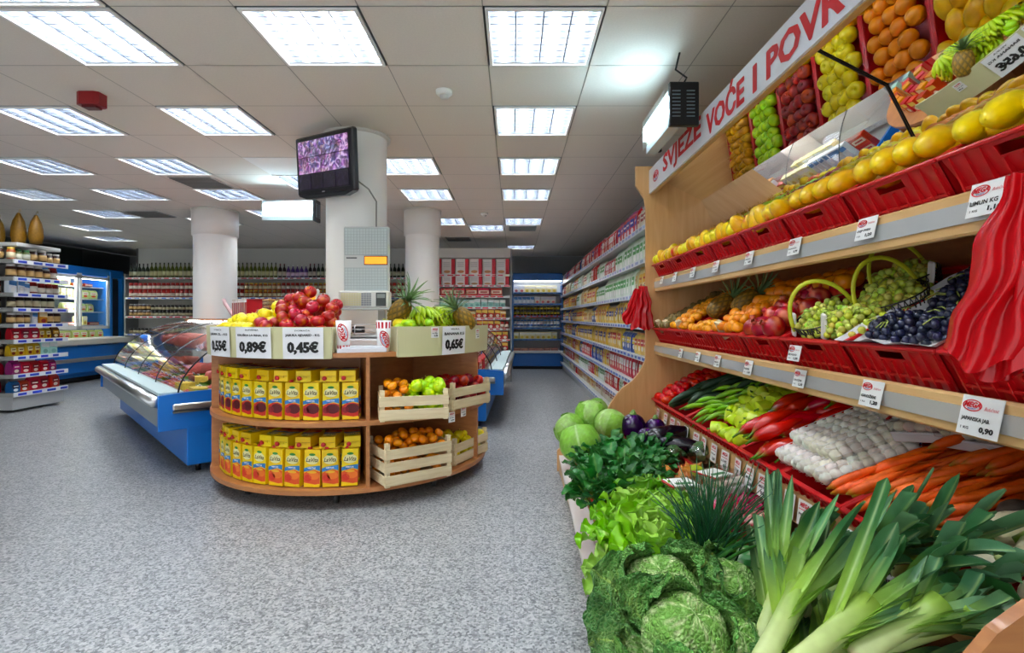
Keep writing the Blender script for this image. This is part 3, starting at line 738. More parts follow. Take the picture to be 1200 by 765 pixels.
def prod_can(r, h, c1, c2):
    b = MB(); b.lathe([(r, 0, hx('c8c8c8')), (r, .05*h, c1), (r, .4*h, c1), (r*1.002, .4*h, c2), (r*1.002, .75*h, c2), (r, .75*h, c1), (r, .96*h, c1), (r*.95, h, hx('d0d0d0'))], c1, 12, 'plastic'); return b
PK = {}
def P(key, b, name, cat, desc, w):
    PK[key] = (b.mesh(name), name, cat, desc, w)
P('pasta1', prod_packet(.13, .235, .08, hx('e3c168'), hx('c8242b')), 'pasta_packet', 'pasta packet', 'gold pasta packet with red band', .13)
P('pasta2', prod_packet(.12, .225, .08, hx('dcb95e'), hx('23408e')), 'pasta_packet', 'pasta packet', 'gold pasta packet with blue band', .12)
P('pasta3', prod_packet(.13, .22, .08, hx('d9c9a0'), hx('d8a021'), hx('b02020')), 'pasta_packet', 'pasta packet', 'cream pasta packet with orange band', .13)
P('pasta4', prod_packet(.12, .21, .07, hx('2f56a5'), hx('e8d040'), hx('f0f0f0')), 'pasta_packet', 'pasta packet', 'blue pasta packet with yellow band', .12)
P('rice', prod_packet(.11, .22, .07, hx('dfe8dc'), hx('57a055'), hx('f4f4f0')), 'rice_packet', 'rice packet', 'white rice packet with green band', .11)
P('sugar', prod_packet(.11, .2, .08, hx('c7202b'), hx('efefef')), 'sugar_packet', 'food packet', 'red packet with white band', .11)
P('crisps', prod_packet(.15, .26, .08, hx('d23a3a'), hx('3a3f9c'), hx('e8e0e0')), 'snack_packet', 'snack packet', 'red and blue snack packet', .15)
P('flour', prod_packet(.12, .23, .08, hx('ded6c0'), hx('a03b34')), 'flour_packet', 'flour packet', 'beige flour packet with brown-red band', .12)
P('cereal', prod_box(.24, .3, .06, hx('efece6'), hx('cc2030'), hx('c88850'), 1), 'biscuit_box', 'food box', 'white biscuit box with red side stripe', .25)
P('cereal2', prod_box(.24, .18, .06, hx('efece6'), hx('cc2030'), hx('c88850'), 1), 'biscuit_box', 'food box', 'low white biscuit box', .25)
P('redbox', prod_box(.19, .13, .08, hx('c91c28'), hx('e9d9c0'), hx('b02020'), 2), 'soup_box', 'food box', 'flat red soup box', .2)
P('orbox', prod_box(.1, .15, .08, hx('d8922c'), hx('f0dcae'), hx('b3332a'), 0), 'rusk_box', 'food box', 'orange and cream rusk box', .105)
P('redyel', prod_box(.09, .14, .08, hx('c22a26'), hx('e8c552'), hx('f0e8d0'), 0), 'tea_box', 'food box', 'red and yellow tea box', .095)
P('mint', prod_box(.1, .15, .07, hx('a8d4cc'), hx('e9efe9'), hx('7fb8b0'), 0), 'tea_box', 'food box', 'mint green tea box', .105)
P('coffee1', prod_packet(.15, .19, .08, hx('b8141e'), hx('7a0c14'), hx('f0e8dc')), 'coffee_packet', 'coffee packet', 'red coffee packet with cup picture', .15)
P('coffee2', prod_packet(.15, .19, .08, hx('8c1460'), hx('c03080'), hx('f0e8dc')), 'coffee_packet', 'coffee packet', 'purple coffee packet with cup picture', .15)
P('coffee3', prod_packet(.13, .19, .08, hx('5a2a14'), hx('c88a30'), hx('f0e0b8')), 'coffee_packet', 'coffee packet', 'brown coffee packet with gold band', .13)
P('coffee4', prod_packet(.14, .17, .08, hx('1d4f8e'), hx('111a30'), hx('e0e8f0')), 'coffee_packet', 'coffee packet', 'blue coffee packet', .14)
P('gold', prod_packet(.11, .18, .07, hx('c9a437'), hx('e8e0b0'), hx('7a2018')), 'coffee_packet', 'coffee packet', 'gold coffee packet', .11)
P('jarred', prod_jar(.04, .13, hx('7c140f'), hx('e6dccb'), hx('b3221f')), 'preserve_jar', 'jar', 'jar of red preserves with red lid', .085)
P('jarbrn', prod_jar(.04, .13, hx('3d1a10'), hx('d8b070'), hx('e0dedb')), 'coffee_jar', 'jar', 'brown jar with white lid', .085)
P('jargrn', prod_jar(.045, .16, hx('596528'), hx('dfe2d0'), hx('2c6e3c')), 'pickle_jar', 'jar', 'green pickle jar with green lid', .095)
P('jarora', prod_jar(.042, .155, hx('b0561a'), hx('e8d8b0'), hx('d8b545')), 'pickle_jar', 'jar', 'orange pickle jar with gold lid', .09)
P('jarred2', prod_jar(.042, .155, hx('a3201a'), hx('f0e4d4'), hx('c22922')), 'pepper_jar', 'jar', 'tall jar of red peppers', .09)
P('jarblk', prod_jar(.035, .12, hx('1e1714'), hx('cbbf9a'), hx('1a1a1a')), 'spread_jar', 'jar', 'dark jar with cream label', .075)
P('oil', prod_bottle(.036, .32, hx('5f6a1e'), hx('dcd7a8'), hx('23331c')), 'oil_bottle', 'bottle', 'olive green oil bottle', .08)
P('oil2', prod_bottle(.036, .3, hx('1c2a16'), hx('c9c9a8'), hx('111111')), 'oil_bottle', 'bottle', 'dark green oil bottle', .08)
P('wine', prod_bottle(.036, .3, hx('2a1014'), hx('d8cfc0'), hx('6e1420')), 'wine_bottle', 'bottle', 'dark wine bottle with pale label', .08)
P('soap', prod_bottle(.04, .27, hx('5b3f8c'), hx('e8c8e0'), hx('e8e8e8')), 'soap_bottle', 'bottle', 'purple soap bottle', .085)
P('yog', prod_can(.035, .11, hx('eef0f2'), hx('3f76b8')), 'yoghurt_cup', 'dairy cup', 'white and blue yoghurt cup', .075)
P('yogy', prod_can(.035, .11, hx('1f1d1a'), hx('d8c038')), 'dessert_cup', 'dairy cup', 'black and yellow dessert cup', .075)
P('dairyw', prod_box(.12, .17, .09, hx('eceae0'), hx('d8dce8'), hx('d06060'), 0), 'milk_box', 'dairy box', 'white dairy box', .125)
P('dairyy', prod_box(.12, .17, .09, hx('efe6b0'), hx('f2f0e4'), hx('e0c040'), 0), 'cheese_box', 'dairy box', 'pale yellow cheese box', .125)
P('dairyb', prod_box(.09, .18, .07, hx('dfe6ee'), hx('4d86c4'), hx('f2f4f6'), 0), 'milk_box', 'dairy box', 'tall pale blue milk box', .095)
P('meatp', prod_box(.16, .04, .12, hx('8c2c24'), hx('d8a890'), hx('e8d0c0'), 2), 'meat_pack', 'meat pack', 'flat dark red meat pack', .17)
P('frozen', prod_packet(.17, .16, .08, hx('c8d88c'), hx('e8e8dc'), hx('d84830')), 'frozen_food_bag', 'food bag', 'pale green frozen vegetable bag', .18)

_hm = {}
def shelf_row(keys, origin, dirv, length, z, place, group, runs=(2, 6), gap=.006, fill=0, jitd=.01, stack=1):
    d = Vector((dirv[0], dirv[1], 0)).normalized(); ang = math.atan2(d.y, d.x)
    s = 0; 
    while s < length:
        k = random.choice(keys); me, nm, cat, desc, w = PK[k]
        if k not in _hm: _hm[k] = max(v.co.z for v in me.vertices)
        S = 1.0
        if fill: S = min(1.45, max(.7, fill/_hm[k]*random.uniform(.78, 1)))
        w = w*S
        for _ in range(random.randint(*runs)):
            if s+w > length: s = length+1; break
            for q in range(stack):
                hq = _hm[k]*S
                p = Vector((origin[0], origin[1], 0))+d*(s+w/2)
                nn = Vector((-d.y, d.x, 0))
                p += nn*random.uniform(.055, .055+jitd)
                inst(nm, me, T(p.x, p.y, z+q*hq) @ RZ(ang+random.uniform(-.14, .14)) @ Matrix.Scale(S, 4), desc+' '+place, cat, desc+' '+place)
            s += w+gap
def rail(b, p0, p1, z, h=.04, c1=hx('e9ebee'), c2=hx('2f5fc8'), d=.012, step=.16, m='plastic'):
    # price rail with coloured strips, facing to the right-hand normal of p0->p1
    p0 = Vector((*p0, 0)); p1 = Vector((*p1, 0)); v = p1-p0; L_ = v.length; a = math.atan2(v.y, v.x)
    X = T(p0.x, p0.y, z) @ RZ(a)
    b.box((L_/2, -d/2, 0), (L_, d, h), c1, m, X)
    s = .05
    while s < L_-.05:
        w = random.uniform(.4, .7)*step
        if s+w < L_: b.box((s+w/2, -d-.0006, 0), (w, .001, h*.55), jit(c2, .25), m, X)
        s += w+random.uniform(.2, .5)*step

# long aisle gondola on the right
GX = 1.1; G0, G1 = 4.22, 12.35
gz = [.17, .38, .61, .86, 1.13, 1.40, 1.69, 1.97]
gon = thing('gondola_shelving', 'long metal supermarket shelving with eight tiers along the right of the aisle', 'shelving', T(GX, G0, 0))
def gx(b, nm): return b.build(nm, gon, T(0, 0, 0))
for i, z in enumerate(gz):
    b = MB(); dpt = .42 if i < 2 else .36
    b.box((GX+dpt/2, (G0+G1)/2, z-.012), (dpt, G1-G0, .02), hx('c6c8c9'), 'paint')
    rail(b, (GX, G1), (GX, G0), z-.012, .042, hx('dfe2e6'), hx('3f68bd') if i < 5 else hx('8fa6cf')); gx(b, 'shelf')
b = MB(); b.box((GX+.44, (G0+G1)/2, 1.15), (.02, G1-G0, 2.3), hx('8d9092'), 'paint')
gx(b, 'back_panel')
b = MB()
for k in range(28): b.tube([(GX+.38, G0+.1+k*.3, 2.0), (GX+.38, G0+.1+k*.3, 2.42)], .004, hx('c8caca'), 4, 'metal')
for z in (2.1, 2.2, 2.3, 2.4): b.tube([(GX+.38, G0, z), (GX+.38, G1, z)], .004, hx('c8caca'), 4, 'metal')
gx(b, 'wire_grid')
b = MB(); b.box((GX+.24, (G0+G1)/2, .07), (.4, G1-G0, .14), hx('b9bbbd'), 'paint'); gx(b, 'plinth')
tiers = ['lowest tier', 'second tier', 'third tier', 'fourth tier', 'fifth tier', 'sixth tier', 'seventh tier', 'topmost tier']
tk = [['flour', 'pasta3', 'sugar', 'rice'], ['pasta1', 'pasta3', 'sugar', 'flour', 'rice'], ['pasta1', 'pasta2', 'pasta4', 'sugar'], ['pasta1', 'pasta2', 'pasta4'], ['pasta1', 'pasta2', 'pasta3', 'pasta4'], ['pasta1', 'rice', 'pasta3'],
      ['rice', 'sugar', 'pasta1', 'pasta3', 'flour'], ['crisps', 'sugar', 'flour', 'pasta4']]
random.seed(11)
for i, z in enumerate(gz):
    shelf_row(tk[i], (GX+.03, G1-.02), (0, -1), G1-G0-.04, z, 'on the %s of the aisle shelving' % tiers[i], '', runs=(3, 7), gap=.004, fill=(.2, .21, .23, .25, .25, .27, .26, .27)[i])
# red end run against the rear wall
def back_unit(x0, x1, y, zs, keysets, label, name, rc, hh=2.5, dep=.4, header=True, place='', runs=(3, 7)):
    g = thing(name, label, 'shelving', T((x0+x1)/2, y, 0))
    def q(b, nm): return b.build(nm, g, T(0, 0, 0))
    b = MB(); b.box(((x0+x1)/2, y+dep, hh/2), (x1-x0, .03, hh), hx('d3d1cb'), 'paint'); q(b, 'back_panel')
    for s_ in (x0, x1): b = MB(); b.box((s_, y+dep/2, hh/2), (.03, dep, hh), hx('8d8f90'), 'paint'); q(b, 'side_panel')
    for i, z in enumerate(zs):
        b = MB(); b.box(((x0+x1)/2, y+dep/2, z-.01), (x1-x0-.03, dep-.02, .018), hx('cfd0d0'), 'paint'); rail(b, (x0+.02, y), (x1-.02, y), z-.01, .04, *rc[i % len(rc)]); q(b, 'shelf')
    b = MB(); b.box(((x0+x1)/2, y+dep/2, .06), (x1-x0, dep-.06, .1), hx('a5a7a8'), 'paint'); q(b, 'plinth')
    if header: b = MB(); b.box(((x0+x1)/2, y+.03, hh-.09), (x1-x0, .03, .18), hx('d9d7d0'), 'paint'); q(b, 'header_board')
    return g
zr = [.146, .386, .577, .785, .99, 1.19, 1.39, 1.60, 1.80, 2.0]
back_unit(-1.62, -.05, 9.9, zr, None, 'white shelving full of red packages on the rear wall between column and dairy fridge', 'shelving_unit', [(hx('ecebe8'), hx('d84048'))])
kk = [['redyel', 'jarred'], ['redyel', 'orbox'], ['redyel'], ['redyel', 'orbox'], ['redyel', 'jarred2'], ['redyel', 'orbox'], ['mint', 'orbox'], ['redbox', 'redyel'], ['cereal2'], ['cereal']]
tn = ['bottom', 'ninth', 'eighth', 'seventh', 'sixth', 'fifth', 'fourth', 'third', 'second', 'top']
for i, z in enumerate(zr):
    shelf_row(kk[i], (-1.6, 9.9), (1, 0), 1.53, z, 'on the %s shelf of the red package unit' % tn[i], 'on the %s shelf of the red package unit' % tn[i], runs=(3, 6), gap=.004, fill=.17 if i < 8 else 0)
# jar and bottle shelving on the rear left
zl = [.15, .5, .86, 1.22, 1.61, 2.02]
back_unit(-8.05, -2.05, 10.95, zl, None, 'long rear shelving of bottles and jars under the white wall', 'shelving_unit', [(hx('eceef0'), hx('3f6cc8')), (hx('e9e9ea'), hx('c8303a'))], hh=2.1, header=False)
for i, (z, ks, st) in enumerate(zip(zl, [['jarred'], ['jarora'], ['jarblk', 'jargrn'], ['jarbrn', 'jargrn', 'jarblk'], ['jarred2', 'jarora'], ['oil', 'oil2', 'wine', 'soap']], (1, 1, 1, 2, 2, 1))):
    if i < 2: continue
    nm = ['', '', 'fourth shelf', 'third shelf', 'second shelf', 'top shelf'][i]
    if i == 5:
        shelf_row(['oil2', 'oil'], (-8.0, 10.95), (1, 0), 3.1, z, 'on the top shelf of the rear bottle shelving', 'of the rear shelving', runs=(3, 8))
        shelf_row(['wine', 'soap', 'oil2'], (-4.9, 10.95), (1, 0), 2.8, z, 'on the top shelf behind the island column', 'of the rear shelving by the column', runs=(2, 5))
    else:
        shelf_row(ks, (-8.0, 10.95), (1, 0), 5.9, z, 'on the %s of the rear jar shelving' % nm, 'on the %s of the rear shelving' % nm, runs=(5, 10), stack=st)
# dairy fridge
df = thing('dairy_fridge', 'tall open blue dairy fridge at the end of the aisle', 'fridge', T(.56, 12.4, 0))
def q(b, nm): return b.build(nm, df, T(0, 0, 0))
xa, xb, yf = -.02, 1.14, 12.35
q(MB().box(((xa+xb)/2, yf+.2, 2.15), (xb-xa, .4, .17), hx('0d5fae'), 'plastic', b=.01), 'canopy')
q(MB().box(((xa+xb)/2, yf+.06, 2.055), (xb-xa-.05, .05, .02), (1, 1, 1), 'tubeweak'), 'canopy_light')
q(MB().box(((xa+xb)/2, yf+.5, 1.1), (xb-xa, .05, 2.2), hx('d9dcdd'), 'paint'), 'back_panel')
for x in (xa, xb): q(MB().box((x, yf+.27, 1.1), (.03, .5, 2.15), hx('2a6fb8'), 'plastic'), 'side_panel')
q(MB().box(((xa+xb)/2, yf+.2, .22), (xb-xa, .5, .3), hx('1164b4'), 'plastic', b=.01).box(((xa+xb)/2, yf+.2, .05), (xb-xa, .44, .1), hx('20242a')), 'base')
q(MB().box(((xa+xb)/2, yf-.05, .40), (xb-xa, .04, .06), hx('dfe2e4'), 'plastic', b=.01), 'bumper')
q(MB().box(((xa+xb)/2, yf+.2, .38), (xb-xa-.03, .46, .04), hx('cfd2d4'), 'metal'), 'tray')
zf = [.69, .96, 1.24, 1.52, 1.78]
for i, z in enumerate(zf):
    b = MB(); b.box(((xa+xb)/2, yf+.27, z-.01), (xb-xa-.03, .42, .016), hx('dfe2e4'), 'metal'); rail(b, (xa+.02, yf+.06), (xb-.02, yf+.06), z-.01, .04, hx('2862b0') if i != 2 else hx('b03038'), hx('4d86c4')); q(b, 'shelf')
fk = [['dairyy', 'redyel', 'dairyw'], ['yog'], ['yogy'], ['dairyb', 'dairyw', 'dairyb'], ['dairyw', 'dairyy']]
for i, z in enumerate(zf):
    nm = ['bottom', 'fourth', 'third', 'second', 'top'][i]
    shelf_row(fk[i], (xa+.02, yf+.07), (1, 0), xb-xa-.04, z, 'on the %s shelf of the dairy fridge' % nm, 'on the %s shelf of the dairy fridge' % nm, runs=(2, 5), stack=2 if i in (1, 2) else 1, gap=.003)
shelf_row(['meatp'], (xa+.02, yf+.0), (1, 0), xb-xa-.04, .405, 'in the bottom tray of the dairy fridge', 'in the dairy fridge tray', stack=2, gap=.004)

# left snack/coffee gondola
LX, LY0, LY1 = -6.26, 6.62, 7.42
lg = thing('gondola_shelving', 'crowded nine-tier gondola of jars and coffee at the edge of the shop floor', 'shelving', T(LX, LY0, 0))
def q(b, nm): return b.build(nm, lg, T(0, 0, 0))
lz = [.24, .47, .70, .91, 1.11, 1.31, 1.50, 1.70, 1.92]
lkeys = [['coffee1', 'coffee4', 'coffee3'], ['coffee1', 'coffee2', 'gold'], ['jarbrn', 'mint', 'gold'], ['coffee1', 'gold', 'coffee3'], ['orbox', 'jarbrn', 'dairyb'], ['jarblk', 'redyel'], ['jarred', 'dairyb'], ['jarred', 'jarbrn'], ['jarbrn', 'jargrn', 'jarora']]
ln = ['lowest', 'second', 'third', 'fourth', 'fifth', 'sixth', 'seventh', 'eighth', 'topmost']
random.seed(5)
for i, z in enumerate(lz):
    b = MB(); b.box((LX-.23, (LY0+LY1)/2, z-.012), (.46, LY1-LY0, .02), hx('d0d2d4'), 'paint'); b.box((LX-.9, LY0+.2, z-.012), (1.0, .4, .02), hx('b0b2b4'), 'paint')
    rail(b, (LX, LY0), (LX, LY1), z-.012, .055, hx('eceef4'), hx('2b48c8'), step=.2)
    b.box((LX-.7, LY0-.006, z-.012), (1.4, .012, .05), hx('9c9e9a'), 'plastic'); q(b, 'shelf')
    shelf_row(lkeys[i], (LX-.02, LY0+.01), (0, 1), LY1-LY0-.02, z, 'on the %s tier of the corner gondola' % ln[i], '', runs=(1, 3), jitd=.02, fill=.19)
    shelf_row([lkeys[i][0]], (LX-1.35, LY0+.02), (1, 0), 1.15, z, 'at the end of the %s corner gondola tier' % ln[i], '', runs=(4, 9), jitd=.02, fill=.19)
q(MB().box((LX-.47, (LY0+LY1)/2+.2, 1.1), (.03, LY1-LY0-.4, 2.15), hx('d6d8d8'), 'paint').box((LX-1.0, LY0+.42, 1.1), (1.1, .03, 2.15), hx('b6b8b8'), 'paint'), 'back_panel')
q(MB().box((LX-.25, (LY0+LY1)/2, 2.13), (.46, LY1-LY0-.15, .05), hx('d8dad8'), 'paint', b=.01), 'top_cover')
q(MB().box((LX-.24, (LY0+LY1)/2, .12), (.42, LY1-LY0-.04, .17), hx('b8babb'), 'paint').box((LX-.9, LY0+.2, .12), (1.0, .36, .17), hx('8a8c8c'), 'paint'), 'plinth')
q(MB().box((LX-.44, LY0+.02, 1.08), (.05, .05, 2.1), hx('c9cbcb'), 'paint'), 'upright')
b0 = None
for i, (x, y, s_) in enumerate(((-6.42, 6.86, 1), (-6.23, 6.9, .95), (-6.36, 6.72, .0), (-6.62, 6.8, .8))):
    if s_ == 0: continue
    b = MB(); Bn = hx('8a6420')
    b.lathe([(.02, 0), (.1, .01), (.125, .1), (.12, .2), (.09, .3), (.05, .36), (.025, .4)], Bn, 18, 'rough_fruit')
    o = b.build('cured_ham', X=T(x, y, 2.156) @ Matrix.Diagonal((s_*.66, s_*.66, s_, 1)), label='brown cured ham on top of the corner gondola, ' + ('the middle one', 'the one nearest the glass-door cooler', '', 'half out of the picture')[i], cat='ham', group='cured hams')
    b = MB(); b.tube([(0, 0, .39), (.01, 0, .43), (.03, .01, .45), (.04, 0, .42)], .007, hx('c8b890'), 6); b.build('string', o)

# glass-door cooler on the left wall
gc = thing('glass_door_cooler', 'blue and white upright cooler with sliding glass doors over a chest', 'cooler', T(-8.6, 10, 0))
def q(b, nm): return b.build(nm, gc, T(0, 0, 0))
cx0 = -8.5; ya, yb_ = 8.0, 11.1
q(MB().box((cx0-.35, (ya+yb_+.4)/2, 2.12), (.74, yb_+.4-ya, .17), hx('0d78d6'), 'plastic', b=.01), 'canopy')
q(MB().box((cx0-.68, (ya+yb_)/2, 1.1), (.05, yb_-ya, 2.1), hx('c9d4d8'), 'paint'), 'back_panel')
q(MB().box((cx0-.3, yb_+.02, 1.1), (.7, .05, 2.1), hx('2a86dc'), 'plastic'), 'side_panel')
q(MB().box((cx0-.3, yb_+.2, 1.0), (.5, .28, 2.0), hx('2c2e30'), 'plastic'), 'dark_end_box')  # dark box standing in the gap beside the doors
q(MB().box((cx0-.02, yb_+.38, 1.05), (.1, .07, 2.1), hx('1c84e0'), 'plastic'), 'corner_post')
n_d = 4; dw = (yb_-ya)/n_d
for k in range(n_d):
    y0 = ya+k*dw; fr = MB()
    for (yy, zz_, sy_, sz_) in ((y0+.03, 1.52, .05, 1.1), (y0+dw-.03, 1.52, .05, 1.1), (y0+dw/2, 2.0, dw, .06), (y0+dw/2, 1.0, dw, .06)):
        fr.box((cx0+.01, yy, zz_), (.04, sy_, sz_), hx('eef0f0'), 'plastic')
    fo = q(fr, 'door')
    pn = MB(); pn.box((cx0+.01, y0+dw/2, 1.5), (.008, dw-.1, .95), WHITE, 'glass'); pn.build('pane', fo, T(0, 0, 0))
for z in (1.05, 1.32, 1.58, 1.82):
    q(MB().box((cx0-.35, (ya+yb_)/2, z-.01), (.5, yb_-ya, .015), hx('e6e8e8'), 'paint'), 'shelf')
    shelf_row(['frozen', 'meatp', 'dairyy', 'frozen'], (cx0-.1, ya+.9), (0, 1), yb_-ya-1.0, z, 'behind the glass doors of the cooler', '', runs=(2, 4), fill=.2)
q(MB().box((cx0+.1, (ya+yb_)/2, .75), (.9, yb_-ya, .12), hx('f2efe0'), 'plastic', b=.02), 'chest_rim')
q(MB().box((cx0+.45, (ya+yb_)/2, .42), (.12, yb_-ya, .5), hx('0d78d6'), 'plastic', b=.02).box((cx0+.2, (ya+yb_)/2, .3), (.5, yb_-ya-.1, .4), hx('0d6fc4'), 'plastic').box((cx0+.15, (ya+yb_)/2, .06), (.5, yb_-ya-.2, .1), BLACK), 'chest')
q(MB().box((cx0+.53, (ya+yb_)/2, .42), (.04, yb_-ya, .07), hx('d8dadc'), 'metal', b=.01), 'bumper')
q(MB().box((cx0-.05, (ya+yb_)/2, 1.98), (.03, yb_-ya-.1, .03), (1, 1, 1), 'tubeweak'), 'cooler_fill_light')  # added strips that brighten the interior: one along the top, uprights between doors
for k in range(1, 4): q(MB().box((cx0-.04, ya+k*dw, 1.5), (.025, .025, .9), (1, 1, 1), 'tubeweak'), 'cooler_fill_light')
shelf_row(['frozen'], (cx0+.12, ya+1), (0, 1), yb_-ya-1.1, .80, 'lying in the open chest of the cooler', 'in the cooler chest', runs=(2, 4), jitd=.1)
q(MB().box((cx0-.5, 9.9, 2.4), (.06, 2.2, .4), hx('1e2a28'), 'paint'), 'rear_panel')
# ---------------------------------------------------------------- deli counters with curved glass
def deli(o, u, v, L_, label, contents=True):
    # o: front bottom corner, u: along the front, v: into the counter
    u = Vector((*u, 0)).normalized(); v = Vector((*v, 0)).normalized()
    X = Matrix(((u.x, v.x, 0, o[0]), (u.y, v.y, 0, o[1]), (0, 0, 1, 0), (0, 0, 0, 1)))
    r = thing('deli_counter', label, 'deli counter', T(o[0], o[1], 0))
    def q(b, nm, parent=None): 
        return b.build(nm, parent or r, X)
    Bc = hx('0b72cf')
    D = 1.05
    b = MB(); b.box((L_/2, D/2, .22), (L_-.02, D, .30), hx('0e78d4'), 'plastic', b=.006); q(b, 'body')
    b = MB()
    for x in (.12, L_-.12):
        for y in (.1, D-.1): b.tube([(x, y, 0), (x, y, .08)], .02, hx('555555'), 8, 'metal')
    q(b, 'foot')
    for x, s_ in ((0, -1), (L_, 1)):
        b = MB(); prof = [(-.19, .36), (-.19, .62), (-.02, .635), (.95, .66), (1.08, .66), (1.08, .36), (.0, .36)]
        b.prism([(p[0], p[1]) for p in prof], .035, Bc, 'plastic', T(x+.0175, 0, 0) @ Matrix(((0, 0, -1, 0), (1, 0, 0, 0), (0, 1, 0, 0), (0, 0, 0, 1))))
        e = q(b, 'end_panel')
        b = MB(); b.box((x+s_*.03, .45, .53), (.02, 1.1, .05), hx('cfd3d6'), 'metal', b=.008); b.box((x+s_*.03, .45, .495), (.03, 1.1, .015), hx('8a8e91'), 'metal'); b.build('end_bumper', e, X)
        n = 14; gl = []
        for i in range(n+1):
            t = i/n; gl.append((-.06+.80*(t**1.6), .635+.53*(1-(1-t)**1.5)))
        b = MB(); pts = gl+[(1.0, 1.165), (1.0, .66)]
        b.prism(pts, .006, WHITE, 'glass', T(x, 0, 0) @ Matrix(((0, 0, 1, 0), (1, 0, 0, 0), (0, 1, 0, 0), (0, 0, 0, 1)))); g = q(b, 'end_glass')
        b = MB(); b.tube([(x, p[0], p[1]) for p in gl], .006, hx('3a3d40'), 6, 'metal'); b.build('edge_seal', g, X)
    b = MB(); b.box((L_/2, .42, .55), (L_, 1.2, .05), hx('cfd6da'), 'metal'); b.box((L_/2, -.14, .49), (L_-.04, .06, .24), hx('9aa4aa'), 'paint'); q(b, 'deck')
    b = MB(); b.tube([(0.01, -.205, .575), (L_-.01, -.205, .575)], .045, hx('d5d9db'), 14, 'metal', flat=.9); q(b, 'bumper')
    b = MB(); b.box((L_/2, -.1, .628), (L_-.05, .16, .02), hx('c9dfe2'), 'paint'); q(b, 'sill')
    npan = max(2, round(L_/1.0)); w = L_/npan
    for k in range(npan):
        def gf(a, t, k=k): return Vector((k*w+.008+a*(w-.016), -.06+.80*(t**1.6), .635+.53*(1-(1-t)**1.5)))
        b = MB(); b.grid(1, 16, gf, 'glass'); q(b, 'curved_glass')
        if k: b = MB(); b.tube([gf(-.01, i/14) for i in range(15)], .005, hx('55595c'), 6, 'metal'); q(b, 'glass_joint')
    b = MB(); b.box((L_/2, .86, 1.175), (L_, .34, .02), hx('b97a48'), 'shelfwood'); b.box((L_/2, 1.03, .9), (L_, .02, .52), hx('b9bdc0'), 'paint'); q(b, 'top_shelf')
    b = MB(); b.tube([(.1, .72, 1.15), (L_-.1, .72, 1.15)], .016, (1, 1, 1), 8, 'tubeweak'); q(b, 'counter_light')
    b = MB(); b.box((L_/2, .55, .87), (L_-.1, .3, .012), WHITE, 'glass'); q(b, 'inner_shelf')
    return X
MT = {}
def meat_meshes():
    b = MB(); pk = hx('d98078'); b.tube([(-.17, 0, 0), (-.15, 0, 0), (0, 0, .01), (.15, 0, 0), (.17, 0, 0)], [.02, .05, .062, .05, .02], pk, 14, 'fruit'); MT['ham'] = b.mesh('ham')
    b = MB(); b.tube([(-.16, 0, 0), (-.14, 0, 0), (.14, 0, 0), (.16, 0, 0)], [.008, .028, .028, .008], hx('7a2218'), 10, 'fruit'); MT['salami'] = b.mesh('salami')
    b = MB()
    for k in range(6): b.box((0, -.05+.02*k, .012+.005*k), (.13, .05, .006), jit(hx('cf6a60'), .15), 'fruit', RZ(.1*(k % 3-1)), b=.002)
    b.box((0, 0, .004), (.17, .16, .008), hx('e8e8e2'), 'plastic'); MT['slices'] = b.mesh('meat_tray')
    b = MB(); b.prism([(-.09, -.05), (.09, -.05), (.09, .02), (.0, .06), (-.09, .05)], .07, hx('e6c86a'), 'rough_fruit'); MT['cheese'] = b.mesh('cheese')
    b = MB()
    for k in range(12): 
        a = k*2.4; b.box((.06*cos(a)*(k % 3)/2, .05*sin(a)*(k % 3)/2, .015+.006*(k % 4)), (.07, .05, .004), jit(hx('4c7a28'), .3), 'leaf', RZ(a) @ RX(.3))
    b.box((0, 0, .004), (.17, .16, .008), hx('e8e8e2'), 'plastic'); MT['greens'] = b.mesh('salad_tray')
meat_meshes()
DL = dict(ham=('ham', 'ham', 'pink boiled ham log'), salami=('salami', 'sausage', 'dark red salami stick'), slices=('meat_tray', 'meat tray', 'white tray of sliced pink meat'), cheese=('cheese', 'cheese', 'yellow wedge of cheese'), greens=('salad_tray', 'salad tray', 'small tray of green salad leaves'))
def fill_deli(X, L_, where):
    x = .12
    while x < L_-.15:
        for y, z, ks in ((.1, .58, ['slices', 'cheese', 'greens', 'slices']), (.32, .58, ['greens', 'slices', 'salami', 'cheese']), (.52, .58, ['ham', 'slices', 'greens']), (.50, .88, ['ham', 'salami', 'ham'])):
            k = random.choice(ks); nm, cat, ds = DL[k]
            zz_ = z+{'ham': .062, 'salami': .028}.get(k, .0)
            for q_ in range(2 if k in ('ham', 'salami') else 1):
                inst(nm, MT[k], X @ T(x, y+.13*q_, zz_) @ RZ(random.uniform(-.2, .2)+(1.4 if k == 'ham' else 0)), '%s %s %s' % (ds, 'on the glass shelf' if z > .8 else 'on the deck', where), cat, '%s, %s %s' % (cat, 'upper' if z > .8 else 'lower', where))
        x += .22
    pb = MB(); pb.box((0, 0, .02), (.08, .003, .04), hx('f0f0f4'), 'label', RX(.3)); pb.box((0, -.004, .022), (.06, .001, .016), hx('2a4cb0'), 'label', RX(.3)); pm = pb.mesh('price_card')
    x = .15
    while x < L_-.1:
        for y, z in ((.0, .585), (.22, .585), (.43, .585)):
            inst('price_card', pm, X @ T(x, y, z), 'small white and blue price card ' + where, 'price card', 'price cards '+where)
        x += .2
random.seed(3)
X1 = deli((-2.48, 4.02), (-.687, .727), (.727, .687), 3.5, 'blue deli counter with curved glass front left of the round island')
fill_deli(X1, 3.5, 'inside the left deli counter')
X2 = deli((-.30, 5.75), (.02, 1), (-1, .02), 3.3, 'blue deli counter half hidden behind the right side of the island')
